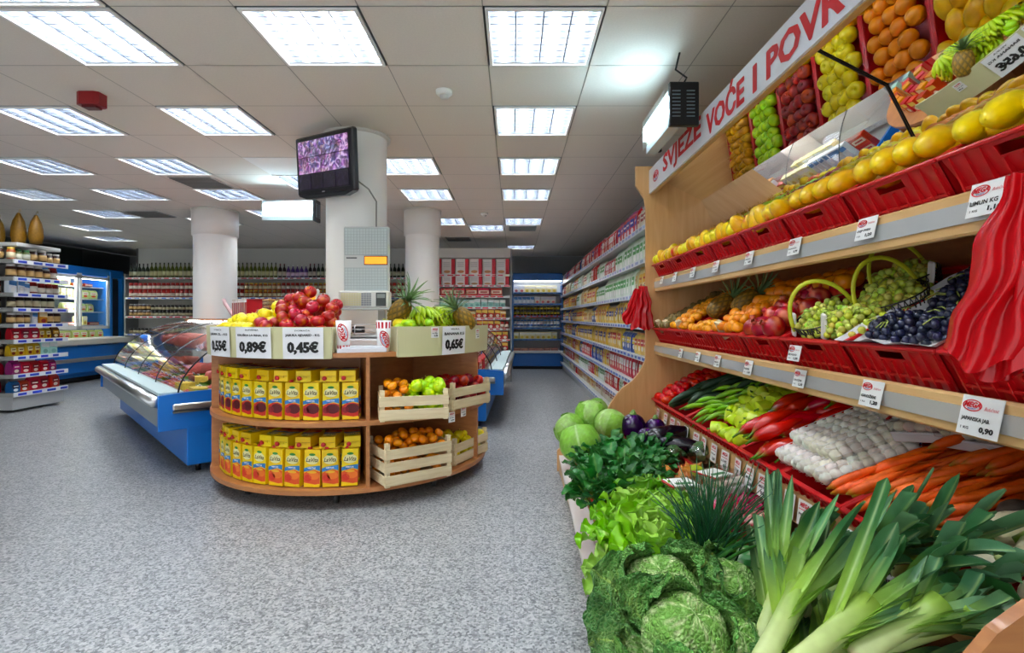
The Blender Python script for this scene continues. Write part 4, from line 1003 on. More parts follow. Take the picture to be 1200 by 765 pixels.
for yy in (.06, .28, .5):
    for st_, L0 in ((1 if yy < .2 else 2, 0),):
        o_ = X2 @ Vector((.1, yy, 0)); d_ = X2.to_3x3() @ Vector((1, 0, 0))
        shelf_row(['dairyy', 'redyel', 'dairyb', 'orbox', 'redbox'], (o_.x, o_.y), (d_.x, d_.y), 3.0, .577, 'in the counter behind the island, %s row' % {.06: 'front', .28: 'middle', .5: 'rear'}[yy], '', runs=(2, 5), stack=st_)
# things on the left counter top
b = MB(); b.box((0, 0, .1), (.015, .3, .2), hx('b81820'), 'plastic', b=.003); b.prism([(-.16, 0), (.16, 0), (.16, .05)], .015, hx('b81820'), 'plastic', T(.0075, 0, .2) @ RY(R(-90)) @ RZ(R(90)))
b.build('counter_divider', X=X1 @ T(.95, .82, 1.186) @ RZ(R(60)), label='dark red upright panel on top of the left deli counter', cat='panel')
pb = MB(); pb.box((0, 0, .11), (.035, .03, .2), hx('d8d4ce'), 'pack', b=.004); pb.box((0, -.0165, .1), (.028, .002, .14), hx('b32630'), 'pack'); pb.box((0, -.0165, .18), (.028, .002, .02), hx('f2f2f2'), 'pack'); pm = pb.mesh('breadstick_packet')
for i in range(10):
    for j in range(2):
        inst('breadstick_packet', pm, X1 @ T(1.12+.052*i, .77+.09*j, 1.186+.0*j) @ RY(random.uniform(-.06, .06)), 'slim red and white breadstick packet standing on the left deli counter', 'snack packet', 'breadstick packets on the counter')
pb = MB()
for k in range(3): pb.box((0, 0, .02+.03*k), (.17, .12, .024), jit(hx('c79a62'), .1), 'rough_fruit', b=.008)
pb.box((0, 0, .045), (.176, .126, .094), WHITE, 'film'); pm = pb.mesh('cracker_pack')
for i in range(5):
    inst('cracker_pack', pm, X1 @ T(.3+.19*(i % 3)+.03*(i//3), .8+.05*(i % 2), 1.186+.094*(i//3)), 'clear wrapped pack of brown crackers at the near end of the deli counter top', 'cracker pack', 'cracker packs on the counter')
b = MB(); b.tube([(0, 0, 0), (.05, 0, .02), (.35, .0, .16), (.4, 0, .2)], .02, hx('c9a0a0'), 8, 'plastic'); b.build('foil_roll', X=X1 @ T(1.7, .8, 1.205), label='tilted pale pink roll of foil on the left deli counter', cat='roll')

# boxes added on the rear half of the island top, placed for the mirror reflection
for r_ in (.62, .74, .86):
    for i in range(8):
        ph = 96+i*8.5*.8/r_
        if ph > 165: continue
        k = random.choice(['redyel', 'redyel', 'orbox', 'mint']); me, nm, cat, desc, w = PK[k]
        inst(nm, me, T(*ip(ph, r_, .981)) @ RZ(R(ph)) @ Matrix.Scale(.9, 4), desc+' added on the rear of the island top for the mirror', cat, desc+' on the rear of the island top')
# ---------------------------------------------------------------- fruit and vegetable meshes
def fruit_lathe(prof, col, n=18, m='fruit', stem=None):
    b = MB(); b.lathe(prof, col, n, m, cap=False)
    if stem: b.tube([(0, 0, stem[0]), (.003, 0, stem[1])], .002, hx('4a3517'), 5)
    return b
def sphere_prof(r, sq=1.0, n=9, dim=0, cfn=None, dimb=0):
    out = []
    for i in range(n+1):
        t = -pi/2+pi*i/n; rr = r*cos(t); z = r*sq*sin(t)
        if dim and i > n*.6: z -= dim*max(0, 1-rr/(r*.55))**1.5
        if dimb and i < n*.4: z += dimb*max(0, 1-rr/(r*.55))**1.5
        out.append((max(rr, .0004), z, cfn(i/n) if cfn else None))
    return [(a, z) if c is None else (a, z, c) for a, z, c in out]
FM = {}
def streaky(b, c1, c2, amt, seed=0, fr=3):
    # natural skin colouring: blush patches of the second colour
    for i, f in enumerate(b.f):
        cs = []
        for j in f:
            p = Vector(b.v[j]).normalized()
            t = noise.noise(p*fr*.5+Vector((seed, 0, 0)))*1.6+amt+.25*noise.noise(Vector((math.atan2(p.y, p.x)*6, p.z, seed)))
            cs.append(mixc(c1, c2, t))
        b.c[i] = cs
    return b
AP = lambda r: sphere_prof(r*1.06, .9, 12, dim=r*.38, dimb=r*.2)
FM['apple_red'] = [streaky(fruit_lathe(AP(.042), WHITE, 22, stem=(.02, .048)), hx('b01424'), hx('e8a850'), a, s).mesh('apple') for a, s in ((-.35, 1), (.0, 9), (-.5, 5))]
FM['apple_dark'] = [streaky(fruit_lathe(AP(.041), WHITE, 22, stem=(.02, .048)), hx('8a0a14'), hx('cf4426'), a, s).mesh('apple') for a, s in ((.0, 2), (.3, 4))]
FM['apple_green'] = [streaky(fruit_lathe(AP(.04), WHITE, 22, stem=(.02, .046)), hx('9ed420'), hx('cfe84e'), a, s).mesh('apple') for a, s in ((.2, 3), (.5, 7))]
FM['apple_yellow'] = [streaky(fruit_lathe(AP(.041), WHITE, 22, stem=(.02, .046)), hx('f0dc22'), hx('f8ea66'), a, s).mesh('apple') for a, s in ((.3, 3), (.5, 8))]
FM['apple_blush'] = [streaky(fruit_lathe(AP(.042), WHITE, 22, stem=(.02, .046)), hx('f0cf4a'), hx('dd5a4a'), a, s).mesh('apple') for a, s in ((.1, 3), (.45, 8), (-.1, 4))]
FM['orange'] = [fruit_lathe(sphere_prof(.04, .96, 10, dim=.004), hx('f59412'), 20, 'citrus').mesh('orange')]
FM['mandarin'] = [fruit_lathe(sphere_prof(.031, .8, 10, dim=.004), hx('f5941a'), 16, 'citrus').mesh('mandarin')]
FM['clementine'] = [fruit_lathe(sphere_prof(.027, .85, 9, dim=.003), hx('f6a32a'), 16, 'citrus').mesh('mandarin')]
FM['mango'] = [streaky(fruit_lathe([(r_*1.0, z) for r_, z in ((.001, -.062), (.02, -.058), (.036, -.035), (.042, -.005), (.038, .025), (.026, .05), (.012, .062), (.001, .065))], WHITE, 18), hx('f7b90f'), hx('fbd63c'), .3, 4).mesh('mango')]
FM['melon'] = [streaky(fruit_lathe([(.001, -.1), (.015, -.098), (.032, -.06), (.04, -.01), (.037, .04), (.02, .085), (.008, .1), (.001, .102)], WHITE, 16), hx('f2cf2c'), hx('f8e25c'), .3, 6).mesh('banana_pepper')]
FM['pear'] = [streaky(fruit_lathe([(.001, -.035), (.02, -.033), (.033, -.015), (.034, .003), (.026, .022), (.016, .038), (.012, .046), (.001, .05)], WHITE, 18, stem=(.045, .066)), hx('e6ae36'), hx('c08a2a'), .4, 4).mesh('pear')]
FM['kiwi'] = [fruit_lathe(sphere_prof(.026, 1.25, 9), hx('7d6a3c'), 14, 'rough_fruit').mesh('kiwi')]
FM['pomegranate'] = [streaky(fruit_lathe(sphere_prof(.05, .92, 12)[:-1]+[(.012, .048), (.014, .06), (.01, .06)], WHITE, 20), hx('a81a2a'), hx('e08a6a'), a, s).mesh('pomegranate') for a, s in ((0, 1), (.45, 5))]
FM['tomato'] = [fruit_lathe(sphere_prof(.033, .82, 10, dim=.006), hx('da2a1a'), 18, 'gloss').mesh('tomato')]
FM['onion'] = [streaky(fruit_lathe([(.001, -.033), (.012, -.032), (.03, -.018), (.037, 0), (.03, .018), (.014, .03), (.005, .042), (.002, .05)], WHITE, 18), hx('b06a3a'), hx('d89a62'), .3, 2, 8).mesh('onion')]
FM['red_onion'] = [streaky(fruit_lathe([(.001, -.028), (.012, -.027), (.026, -.014), (.031, 0), (.025, .016), (.01, .026), (.003, .04)], WHITE, 16), hx('a1254c'), hx('c9587a'), .3, 2, 8).mesh('onion')]
def curved(rads, L_, bend, col, n=12, m='fruit', cols=None, name='x', flat=1):
    K = len(rads); pts = []
    for i in range(K):
        t = i/(K-1); pts.append((L_*(t-.5), 0, bend*(1-(2*t-1)**2)))
    b = MB(); b.tube(pts, rads, col, n, m, cols=cols, flat=flat); return b
FM['cucumber'] = [curved([.006, .017, .021, .022, .021, .018, .007], .24, .012, hx('2c4a2a'), m='rough_fruit', cols=[hx('3c5a30')]+[hx('27422a')]*5+[hx('5b7a44')]).mesh('cucumber')]
FM['zucchini'] = [curved([.012, .026, .031, .034, .036, .034, .018], .36, .012, hx('7fa044'), cols=[hx('6f8f3c')]+[hx('8fae4e')]*5+[hx('a9c060')]).mesh('zucchini')]
gp = curved([.004, .006, .012, .014, .012, .008, .002], .17, .016, hx('7fbf3a'), cols=[hx('4f7a28')]*2+[hx('86c23c')]*5); FM['green_pepper'] = [gp.mesh('chilli_pepper')]
rp_ = []
for sd in range(2):
    random.seed(20+sd)
    b = curved([.004, .0055, .022, .028, .031, .027, .02, .013, .003], .26, .02*(1 if sd else .6), hx('b3121a'), 16, 'gloss', cols=[hx('4d7a2c'), hx('5a7a2c'), hx('b80c14')]+[hx('c80e16')]*6)
    b.v = [tuple(Vector(p)+Vector((0, 1, 1))*.006*noise.noise(Vector(p)*22+Vector((sd*5, 0, 0)))) for p in b.v]
    rp_.append(b.mesh('red_pepper'))
FM['red_pepper'] = rp_
b = MB()
def bell(u, v):
    a = 2*pi*u; t = v; r = .037*min(1, t/.08)**.5*(1-.3*t)*min(1, (1-t)/.3)**.5*(1+.09*cos(3*a)*(1-t*.3))
    z = -.05+.095*(1-t)-(0.014*max(0, 1-t*6))
    return Vector((max(r, .001)*cos(a), max(r, .001)*sin(a), z)), mixc(hx('cfe05c'), hx('b4d44a'), t)
b.grid(24, 14, bell, 'gloss'); b.tube([(0, 0, .03), (.002, 0, .045), (.01, 0, .06)], [.006, .004, .005], hx('5f8a2c'), 7); FM['bell_pepper'] = [b.mesh('bell_pepper')]
cr_ = []
for sd in range(3):
    b = curved([.003, .013, .016, .015, .0135, .011, .008, .003, .0008], .21+.02*sd, .006*sd, hx('f0661e'), 12, 'rough_fruit', cols=[hx('9a8a44')]+[hx('f0661e')]*8)
    cr_.append(b.mesh('carrot'))
FM['carrot'] = cr_
b = streaky(fruit_lathe(sphere_prof(.05, .85, 12), WHITE, 20, 'rough_fruit'), hx('efe9cf'), hx('cfc69c'), .2, 3); b.tube([(0, 0, .035), (.004, 0, .06)], [.014, .01], hx('9db05c'), 7); b.tube([(0, 0, -.04), (.005, 0, -.08)], [.006, .001], hx('d8cfae'), 6); FM['turnip'] = [b.mesh('turnip')]
b = streaky(fruit_lathe(sphere_prof(.05, .85, 12), WHITE, 20, 'rough_fruit'), hx('4c423a'), hx('2c2620'), .3, 3); FM['black_radish'] = [b.mesh('black_radish')]
b = curved([.004, .028, .026, .02, .012, .003], .24, .0, hx('e6dcba'), 12, 'rough_fruit'); b.tube([(-.12, 0, 0), (-.15, 0, .01)], [.012, .006], hx('a8b86c'), 6); FM['parsnip'] = [b.mesh('parsnip')]
b = streaky(fruit_lathe(sphere_prof(.055, .9, 14), WHITE, 24, 'rough_fruit'), hx('b9a46a'), hx('7c7a3c'), .3, 3, 6); b.v = [tuple(Vector(p)*(1+.18*noise.noise(Vector(p)*40))) for p in b.v]; FM['celeriac'] = [b.mesh('celeriac')]
b = MB()
def pump(u, v):
    a = 2*pi*u; t = -pi/2+pi*v; rb = .085*(1-.06*abs(cos(5*a))); return Vector((max(rb*cos(t), .001)*cos(a), max(rb*cos(t), .001)*sin(a), .068*sin(t)-.016*max(0, 1-cos(t)*2.2)*(1 if t > 0 else -1))), mixc(hx('ef8a22'), hx('c9661a'), .5+noise.noise(Vector((cos(a), sin(a), t))*3))
b.grid(50, 18, pump, 'fruit'); b.tube([(0, 0, .045), (.005, 0, .07), (.015, 0, .085)], [.012, .009, .008], hx('7a7a3c'), 8); FM['pumpkin'] = [b.mesh('pumpkin')]
# eggplant
b = MB(); b.tube([(-.1, 0, 0), (-.09, 0, 0), (-.04, 0, 0), (.03, 0, .003), (.08, 0, .005), (.1, 0, .004), (.115, 0, .003)], [.004, .03, .044, .04, .028, .024, .01], hx('1d1022'), 18, 'gloss', cols=[hx('120a18')]*5+[hx('6f8a44')]*2); b.tube([(.11, 0, .003), (.14, 0, .01)], [.007, .006], hx('6f8a44'), 7); FM['eggplant'] = [b.mesh('eggplant')]
b = fruit_lathe(sphere_prof(.045, 1.05, 12), WHITE, 18, 'gloss'); streaky(b, hx('260f36'), hx('4c1f66'), .2, 3); b.lathe([(.018, .036), (.012, .048), (.005, .06)], hx('5f7a3c'), 10, 'rough_fruit'); FM['purple_eggplant'] = [b.mesh('eggplant')]
# grape bunch
def grapes(col, n, r, ext, seed):
    random.seed(seed); b = MB(); pts = []
    base = MB(); base.lathe(sphere_prof(r, 1.05, 6), col, 10, 'fruit', cap=False); bv, bf = list(base.v), list(base.f)
    tries = 0
    while len(pts) < n and tries < 6000:
        tries += 1
        p = Vector((random.gauss(0, .42), random.gauss(0, .42), random.random()))
        if abs(p.x) > 1 or abs(p.y) > 1: continue
        p = Vector((p.x*ext[0], p.y*ext[1], p.z*ext[2]*(1-.6*(p.x**2+p.y**2))))
        if all((p-q_).length > r*1.55 for q_ in pts): pts.append(p)
    for p in pts: b.add(bv, bf, jit(col, .22), 'fruit', True, X=T(*p) @ RX(random.random()))
    for k in range(6):
        a = random.random()*6.3; b.tube([(0, 0, ext[2]*.5), (ext[0]*.5*cos(a), ext[1]*.5*sin(a), ext[2]*1.0), (ext[0]*.8*cos(a), ext[1]*.8*sin(a), ext[2]*.9)], .0018, hx('9aa84c'), 5)
    return b.mesh('grape_bunch')
FM['grape_green'] = [grapes(hx('c6d46a'), 95, .0125, (.12, .09, .07), s) for s in (1, 2)]
FM['grape_dark'] = [grapes(hx('20233c'), 90, .0125, (.12, .09, .055), s) for s in (3, 4)]
# pineapple
def pineapple():
    b = MB(); n1, n2 = 40, 30
    def f(u, v):
        a = 2*pi*u; t = -pi/2+pi*v; r = .055*(max(0, cos(t))**.55); z = .085*sin(t)
        s1 = abs(sin(5*a+v*14)); s2 = abs(sin(5*a-v*14)); h_ = min(s1, s2); r += .006*h_**.7*cos(t)
        return Vector((max(r, .001)*cos(a), max(r, .001)*sin(a), z)), mixc(hx('4c4420'), hx('9c7a38'), h_*1.3)
    b.grid(60, 44, f, 'rough_fruit'); 
    l = MB()
    for k in range(34):
        ring = k/34; a = k*2.4; tilt = (1-ring)*1.25+.1; L_ = .07+.1*ring
        pts = []
        d = Vector((sin(tilt)*cos(a), sin(tilt)*sin(a), cos(tilt))); o = Vector((.01*cos(a), .01*sin(a), .075+.03*ring))
        side = Vector((-sin(a), cos(a), 0))
        def g(u, v, d=d, o=o, side=side, L_=L_, a=a):
            w = .012*(1-v)**.7*(1-.3*(1-v)); out = Vector((cos(a), sin(a), -.6))*(v*v*L_*.35)
            return o+d*L_*v+out+side*(u-.5)*2*w+Vector((0, 0, abs(u-.5)*.006)), mixc(hx('5f7a4c'), hx('7f9a68'), v)
        l.grid(2, 6, g, 'leaf')
    return b.mesh('fruit_body'), l.mesh('leaf_crown')
PB, PL = pineapple()
def add_pineapple(X, label, group):
    r = thing('pineapple', label, 'pineapple', X, group)
    for nm, me in (('body', PB), ('leaf_crown', PL)):
        o = bpy.data.objects.new(nm, me); COL.objects.link(o); o.parent = r
# banana
def banana_hand(col1, col2, seed, n=6):
    random.seed(seed); b = MB()
    for k in range(n):
        a = (k-(n-1)/2)*.32; pts = []; 
        for i in range(9):
            t = i/8; th = -.3+1.5*t; pts.append((.13*sin(th)*cos(a)+.02, .13*sin(th)*sin(a)+(k-n/2)*.008, .11*cos(th)-.06))
        c = mixc(col1, col2, random.random())
        b.tube(pts, [.005, .009, .015, .0175, .018, .0175, .015, .009, .004], c, 8, 'fruit', cols=[mixc(c, hx('6d7a30'), .6)]+[c]*7+[hx('4a3c18')])
    b.tube([(-.03, -.015, .045), (-.03, .015, .045)], .014, hx('8a8a3c'), 8, 'fruit')
    return b.mesh('banana_hand')
FM['banana_green'] = [banana_hand(hx('a6c93a'), hx('c6da4a'), s) for s in (1, 2)]
FM['banana_yellow'] = [banana_hand(hx('e8d44a'), hx('d8d850'), s, 5) for s in (4,)]
# garlic string in net
def garlic_string(seed):
    random.seed(seed); b = MB()
    for k in range(9):
        for s_ in range(2):
            b.lathe([(.001, -.02), (.016, -.018), (.024, -.004), (.02, .012), (.008, .02), (.003, .028)], jit(hx('ece8dc'), .05), 12, 'rough_fruit', T(k*.038-.16, .012*(s_*2-1), .014*s_) @ RX(random.uniform(-.6, .6)) @ RY(1.2+random.uniform(-.4, .4)), cap=False)
    for i in range(6):
        a = i*pi/3; b.tube([(-.18+.36*j/20, .04*cos(a)*(1 if 0 < j < 20 else .2), .008+.03*sin(a)) for j in range(21)], .0009, hx('f4f4f6'), 4)
    b.tube([(.17, 0, 0), (.2, .01, .01), (.22, 0, .03)], [.014, .006, .014], hx('5a5ab0'), 6, 'plastic', flat=.3)
    return b.mesh('garlic_string')
FM['garlic'] = [garlic_string(s) for s in (1, 2)]
FD = {'apple_red': ('apple', 'apple'), 'apple_dark': ('apple', 'apple'), 'apple_green': ('apple', 'apple'), 'apple_yellow': ('apple', 'apple'), 'apple_blush': ('apple', 'apple')}
def fr(key, X, label, group, name=None, cat=None):
    me = random.choice(FM[key]); nm = name or me.name.split('.')[0]
    return inst(nm, me, X, label, cat or nm.replace('_', ' '), group)
def rrot(): return RZ(random.uniform(0, 6.28)) @ RX(random.uniform(-.9, .9)) @ RY(random.uniform(-.6, .6))

# island fruit ------------------------------------------------
random.seed(42)
def heap(key_fn, inside, hfun, bounds, dmin, label_fn, group_fn, layers=2, drop=.055, tries=2500):
    x0, x1, y0, y1 = bounds
    for L_ in range(layers):
        pts = []
        for _ in range(tries):
            p = Vector((random.uniform(x0, x1), random.uniform(y0, y1), 0))
            if not inside(p): continue
            p.z = hfun(p)-L_*drop
            if L_ and p.z < hfun.base: continue
            if all((p-q_).length > dmin for q_ in pts): pts.append(p)
        for p in pts:
            k = key_fn(p); fr(k, T(*p) @ rrot(), label_fn(k), group_fn(k))
class HF:
    def __init__(s, f, base): s.f = f; s.base = base
    def __call__(s, p): return s.f(p)
def pol(p): d = p.xy-IC; return math.degrees(math.atan2(d.x, -d.y)), d.length
def ins_l(p): ph, r = pol(p); return -72 < ph < 5.5 and .56 < r < .97
def h_l(p):
    ph, r = pol(p); t = max(0, 1-abs(r-.70)/.30); a = max(0, 1-abs(ph+11)/46) 
    return 1.095+max(.29*(t**.8)*(a**.7), (.10*min(1, t*2) if ph < -22 else 0))
def key_l(p): ph, r = pol(p); return 'apple_yellow' if ph < -29+6*random.random() else 'apple_red'
heap(key_l, ins_l, HF(h_l, 1.03), (-2.4, -.9, 3.2, 4.6), .08, lambda k: ('red apple heaped' if k == 'apple_red' else 'yellow apple heaped')+' on the island behind the %s price signs' % ('0,45€ and 0,89€' if k == 'apple_red' else '0,55€'), lambda k: k.replace('_', ' ')+' heap on the island', 3)
def ins_r(p): ph, r = pol(p); return 33 < ph < 84 and .6 < r < .95
for i in range(70):
    while True:
        ph = random.uniform(35, 80); r = random.uniform(.6, .86)
        if True: break
    z = 1.09+random.uniform(0, .06)
    fr('banana_green' if 42 < ph < 70 else 'banana_yellow', T(*ip(ph, r, z)) @ RZ(R(ph)+random.uniform(-1, 1)) @ RX(random.uniform(-.4, .4)), 'hand of bananas heaped behind the 0,65€ sign', 'bananas on the island') if i < 34 else fr('apple_yellow' if ph < 45 else 'apple_green', T(*ip(min(ph, 48) if i % 2 else 33+random.random()*8, .93-.1*random.random(), 1.125+.035*random.random())), 'small yellow-green fruit between the bananas and the paper cup', 'yellow-green fruit by the bananas')
for i in range(15):
    ph = 45+i*2.1
    fr('banana_green', T(*ip(ph, .80-.1*(i % 2), 1.17+.025*(i % 3))) @ RZ(R(ph)-1.4+random.uniform(-.5, .5)) @ RY(.1), 'green-yellow hand of bananas on the top of the island heap', 'topmost banana hands on the island')
add_pineapple(T(-.78, 3.62, 1.24) @ RY(R(38)) @ RX(R(20)) @ Matrix.Scale(1.15, 4), 'pineapple leaning right on the bananas, beside the paper cup', 'island pineapples')
add_pineapple(T(-.36, 3.86, 1.19) @ RY(R(-38)) @ RX(R(15)) @ Matrix.Scale(1.1, 4), 'pineapple leaning left at the right end of the banana heap', 'island pineapples')
def fill_crate(k, keyf, n, d, zt, label, group):
    X, w, dd, H = cr[k]
    m = 0
    pts = []
    for _ in range(4000):
        p = Vector((random.uniform(.045, w-.045), random.uniform(.045, dd-.045), random.uniform(.05, zt)))
        if all((p-q_).length > d*.9 for q_ in pts): pts.append(p)
        if len(pts) >= n: break
    for p in pts:
        k2 = keyf(p, w); fr(k2, X @ T(*p) @ rrot(), label(k2), group(k2))
fill_crate('ul', lambda p, w: 'apple_green' if p.x > .2 else 'mandarin', 44, .07, .22, lambda k: ('green apple' if k == 'apple_green' else 'orange mandarin')+' in the low crate on the upper island shelf', lambda k: k.replace('_', ' ')+' in the upper left crate')
fill_crate('ll', lambda p, w: 'mandarin', 95, .058, .29, lambda k: 'mandarin in the tall three-slat crate', lambda k: 'mandarins in the tall crate')
fill_crate('ur', lambda p, w: 'apple_dark', 34, .078, .20, lambda k: 'dark red apple in the crate at the right end of the upper island shelf', lambda k: 'dark apples in the upper right crate')
fill_crate('lr', lambda p, w: 'apple_yellow', 36, .076, .19, lambda k: 'yellow apple in the crate at the right end of the lower island shelf', lambda k: 'yellow apples in the lower right crate')
b = MB(); b.box((0, 0, .05), (.4, .2, .1), hx('d8d4c8'), 'metal'); 
# ---------------------------------------------------------------- produce stand on the right
YF, YN, PIT = 4.13, .955, .397
st = thing('produce_stand', 'long beech wood produce stand with a mirrored canopy along the right wall', 'display stand', T(1.3, 2.5, 0))
def q(b, nm, par=None): return b.build(nm, par or st, T(0, 0, 0))
prof = [(.34, .0), (.34, .16), (.50, .30), (.64, .40), (.735, .484), (.76, .534), (.80, .592), (.846, .647), (.93, .707), (.985, .775), (1.03, .87), (1.032, 1.2), (1.032, 2.06), (1.02, 2.13), (.985, 2.19), (.955, 2.23), (.952, 2.38), (1.72, 2.38), (1.72, 0)]
XZ = Matrix(((1, 0, 0, 0), (0, 0, 1, 0), (0, 1, 0, 0), (0, 0, 0, 1)))
q(MB().prism(prof, .03, WHITE, 'beech', T(0, YF, 0) @ XZ), 'end_panel')
q(MB().prism(prof, .025, WHITE, 'shelfwood', T(0, YN-.03, 0) @ XZ), 'end_panel')  # near panel in darker veneer, its shade put into the colour
LY = YF-YN; YM = (YF+YN)/2
q(MB().box((1.735, YM, 1.2), (.02, LY, 2.4), WHITE, 'shelfwood'), 'back_panel')
q(MB().box((1.42, YM, 2.36), (.64, LY, .02), WHITE, 'beech_h'), 'top_panel')
levels = [(1.08, 1.61, 28), (1.08, 1.12, 28), (1.08, .575, 25)]
TH = {}
def lvl_mat(l, y):
    if l < 3: x, z, a = levels[l]
    else: x, z, a = .40, .31, 7
    a = R(a); dpt = CH[l]
    ex = Vector((0, -1, 0)); ey = Vector((cos(a), 0, sin(a))); ez = Vector((-sin(a), 0, cos(a)))
    o = Vector((x, y, z))-ez*dpt
    return Matrix(((ex.x, ey.x, ez.x, o.x), (ex.y, ey.y, ez.y, o.y), (ex.z, ey.z, ez.z, o.z), (0, 0, 0, 1)))
CH = [.145, .145, .13, .15]
for l in range(3):
    X = lvl_mat(l, YF); dd = .6 if l else .585
    q(MB().box((LY/2, dd/2+.02, -.014), (LY, dd, .018), WHITE, 'shelfwood', X), 'shelf')
# rails
def wrail(zb, zt, chan=True):
    b = MB(); h = zt-zb
    b.box((1.115, YM, zb+h/2), (.028, LY, h), WHITE, 'beech_h', b=.006); r = q(b, 'front_rail')
    if chan: c = MB(); c.box((1.098, YM, zb+h*.5), (.004, LY, h*.46), hx('cfd2d2'), 'channel'); c.build('price_channel', r, T(0, 0, 0))
M['channel'] = mat('price_channel', .25, metal=.4)
wrail(1.40, 1.507); wrail(.911, 1.011); 
q(MB().box((1.115, YM, .46), (.03, LY, .12), WHITE, 'beech_h'), 'front_rail')
# base
X = lvl_mat(3, YF)
q(MB().box((LY/2, .34, -.012), (LY, .68, .018), WHITE, 'shelfwood', X), 'shelf')
b = MB(); ys = (YN-.2, YF)
xo = lambda y: .24+.0275*y
b.add([(xo(ys[0]), ys[0], .10), (xo(ys[1]), ys[1], .10), (.42, ys[1], .10), (.42, ys[0], .10), (xo(ys[0]), ys[0], .125), (xo(ys[1]), ys[1], .125), (.42, ys[1], .125), (.42, ys[0], .125)],
      [(0, 1, 2, 3), (4, 5, 6, 7), (0, 1, 5, 4), (1, 2, 6, 5), (2, 3, 7, 6), (3, 0, 4, 7)], hx('e4e2de'), 'paint'); q(b, 'base_ledge')
q(MB().box((.95, YM, .06), (1.2, LY, .1), hx('c8a47a'), 'beech_h'), 'plinth')
# canopy with mirror
q(MB().box((1.082, YM, 2.17), (.026, LY, .022), WHITE, 'beech_h', T(0, 0, 0)), 'canopy_board')
mA, mB_, mC = (1.085, 2.3065), (1.4655, 2.1126), (1.60, 1.85)
for y0, y1 in ((YN, 2.075), (2.081, YF)):
    for p0, p1 in ((mA, mB_), (mB_, mC)):
        dx, dz = p1[0]-p0[0], p1[1]-p0[1]; L_ = sqrt(dx*dx+dz*dz); nx, nz = -dz/L_, dx/L_   # up-outwards
        if nz < 0: nx, nz = -nx, -nz
        t = .006
        b = MB(); b.add([(p0[0], y0, p0[1]), (p1[0], y0, p1[1]), (p1[0], y1, p1[1]), (p0[0], y1, p0[1]), (p0[0]+nx*t, y0, p0[1]+nz*t), (p1[0]+nx*t, y0, p1[1]+nz*t), (p1[0]+nx*t, y1, p1[1]+nz*t), (p0[0]+nx*t, y1, p0[1]+nz*t)],
                        [(0, 1, 2, 3), (4, 5, 6, 7), (0, 1, 5, 4), (1, 2, 6, 5), (2, 3, 7, 6), (3, 0, 4, 7)], WHITE, 'mirror'); q(b, 'mirror')
b = MB(); b.box((1.078, YM, 2.32), (.018, LY, .04), WHITE, 'beech_h'); q(b, 'canopy_rail')
# seam strip between mirror halves
b = MB()
for p0, p1 in ((mA, mB_), (mB_, mC)): b.tube([(p0[0]-.003, 2.078, p0[1]-.003), (p1[0]-.003, 2.078, p1[1]-.003)], .0035, hx('2c2420'), 6)
q(b, 'mirror_seam')
# sign
SX, S0, S1 = 1.062, 2.163, 2.346
b = MB(); b.box((SX, (YN+YF)/2, (S0+S1)/2), (.012, YF-YN, S1-S0), hx('e9ebf2'), 'plastic')
sg = b.build('sign_board', label='long white fascia sign reading SVJEŽE VOĆE I POVRĆE above the fruit stand', cat='sign')
b = MB(); fs = lambda x, y: Vector((SX-.0075, 4.0-x, (S0+S1)/2+y))
cur = 3.74
for wtxt, ya_, yb2 in (('SVJEŽE', 3.74, 2.98), ('VOĆE', 2.90, 2.42), ('I', 2.335, 2.295), ('POVRĆE', 2.21, 1.44)):
    yc = (ya_+yb2)/2
    hh = .118
    if wtxt in ('SVJEŽE', 'VOĆE', 'POVRĆE'):
        # caps and accents: taller overall height, so scale by cap height
        V, _ = text_geo(wtxt, .03, 0); Vc, _ = text_geo('E', .03, 0)
        ch = max(p[1] for p in Vc)-min(p[1] for p in Vc); full = max(p[1] for p in V)-min(p[1] for p in V); hfull = hh*full/ch
        off = (hfull-hh)/2
    else: hfull, off = hh, 0
    b = MB(); b.text(wtxt, 1, lambda x, y: fs(4.0-yc+x, y+off-.008), hx('cc1a20'), .02, ya_-yb2-.008, h=hfull, thick=.0045)
    b.build('lettering', sg, T(0, 0, 0))
b = MB(); logo(b, lambda x, y: fs(4.0-3.93+x, y), .15, tilt=R(0)); b.build('logo', sg, T(0, 0, 0))

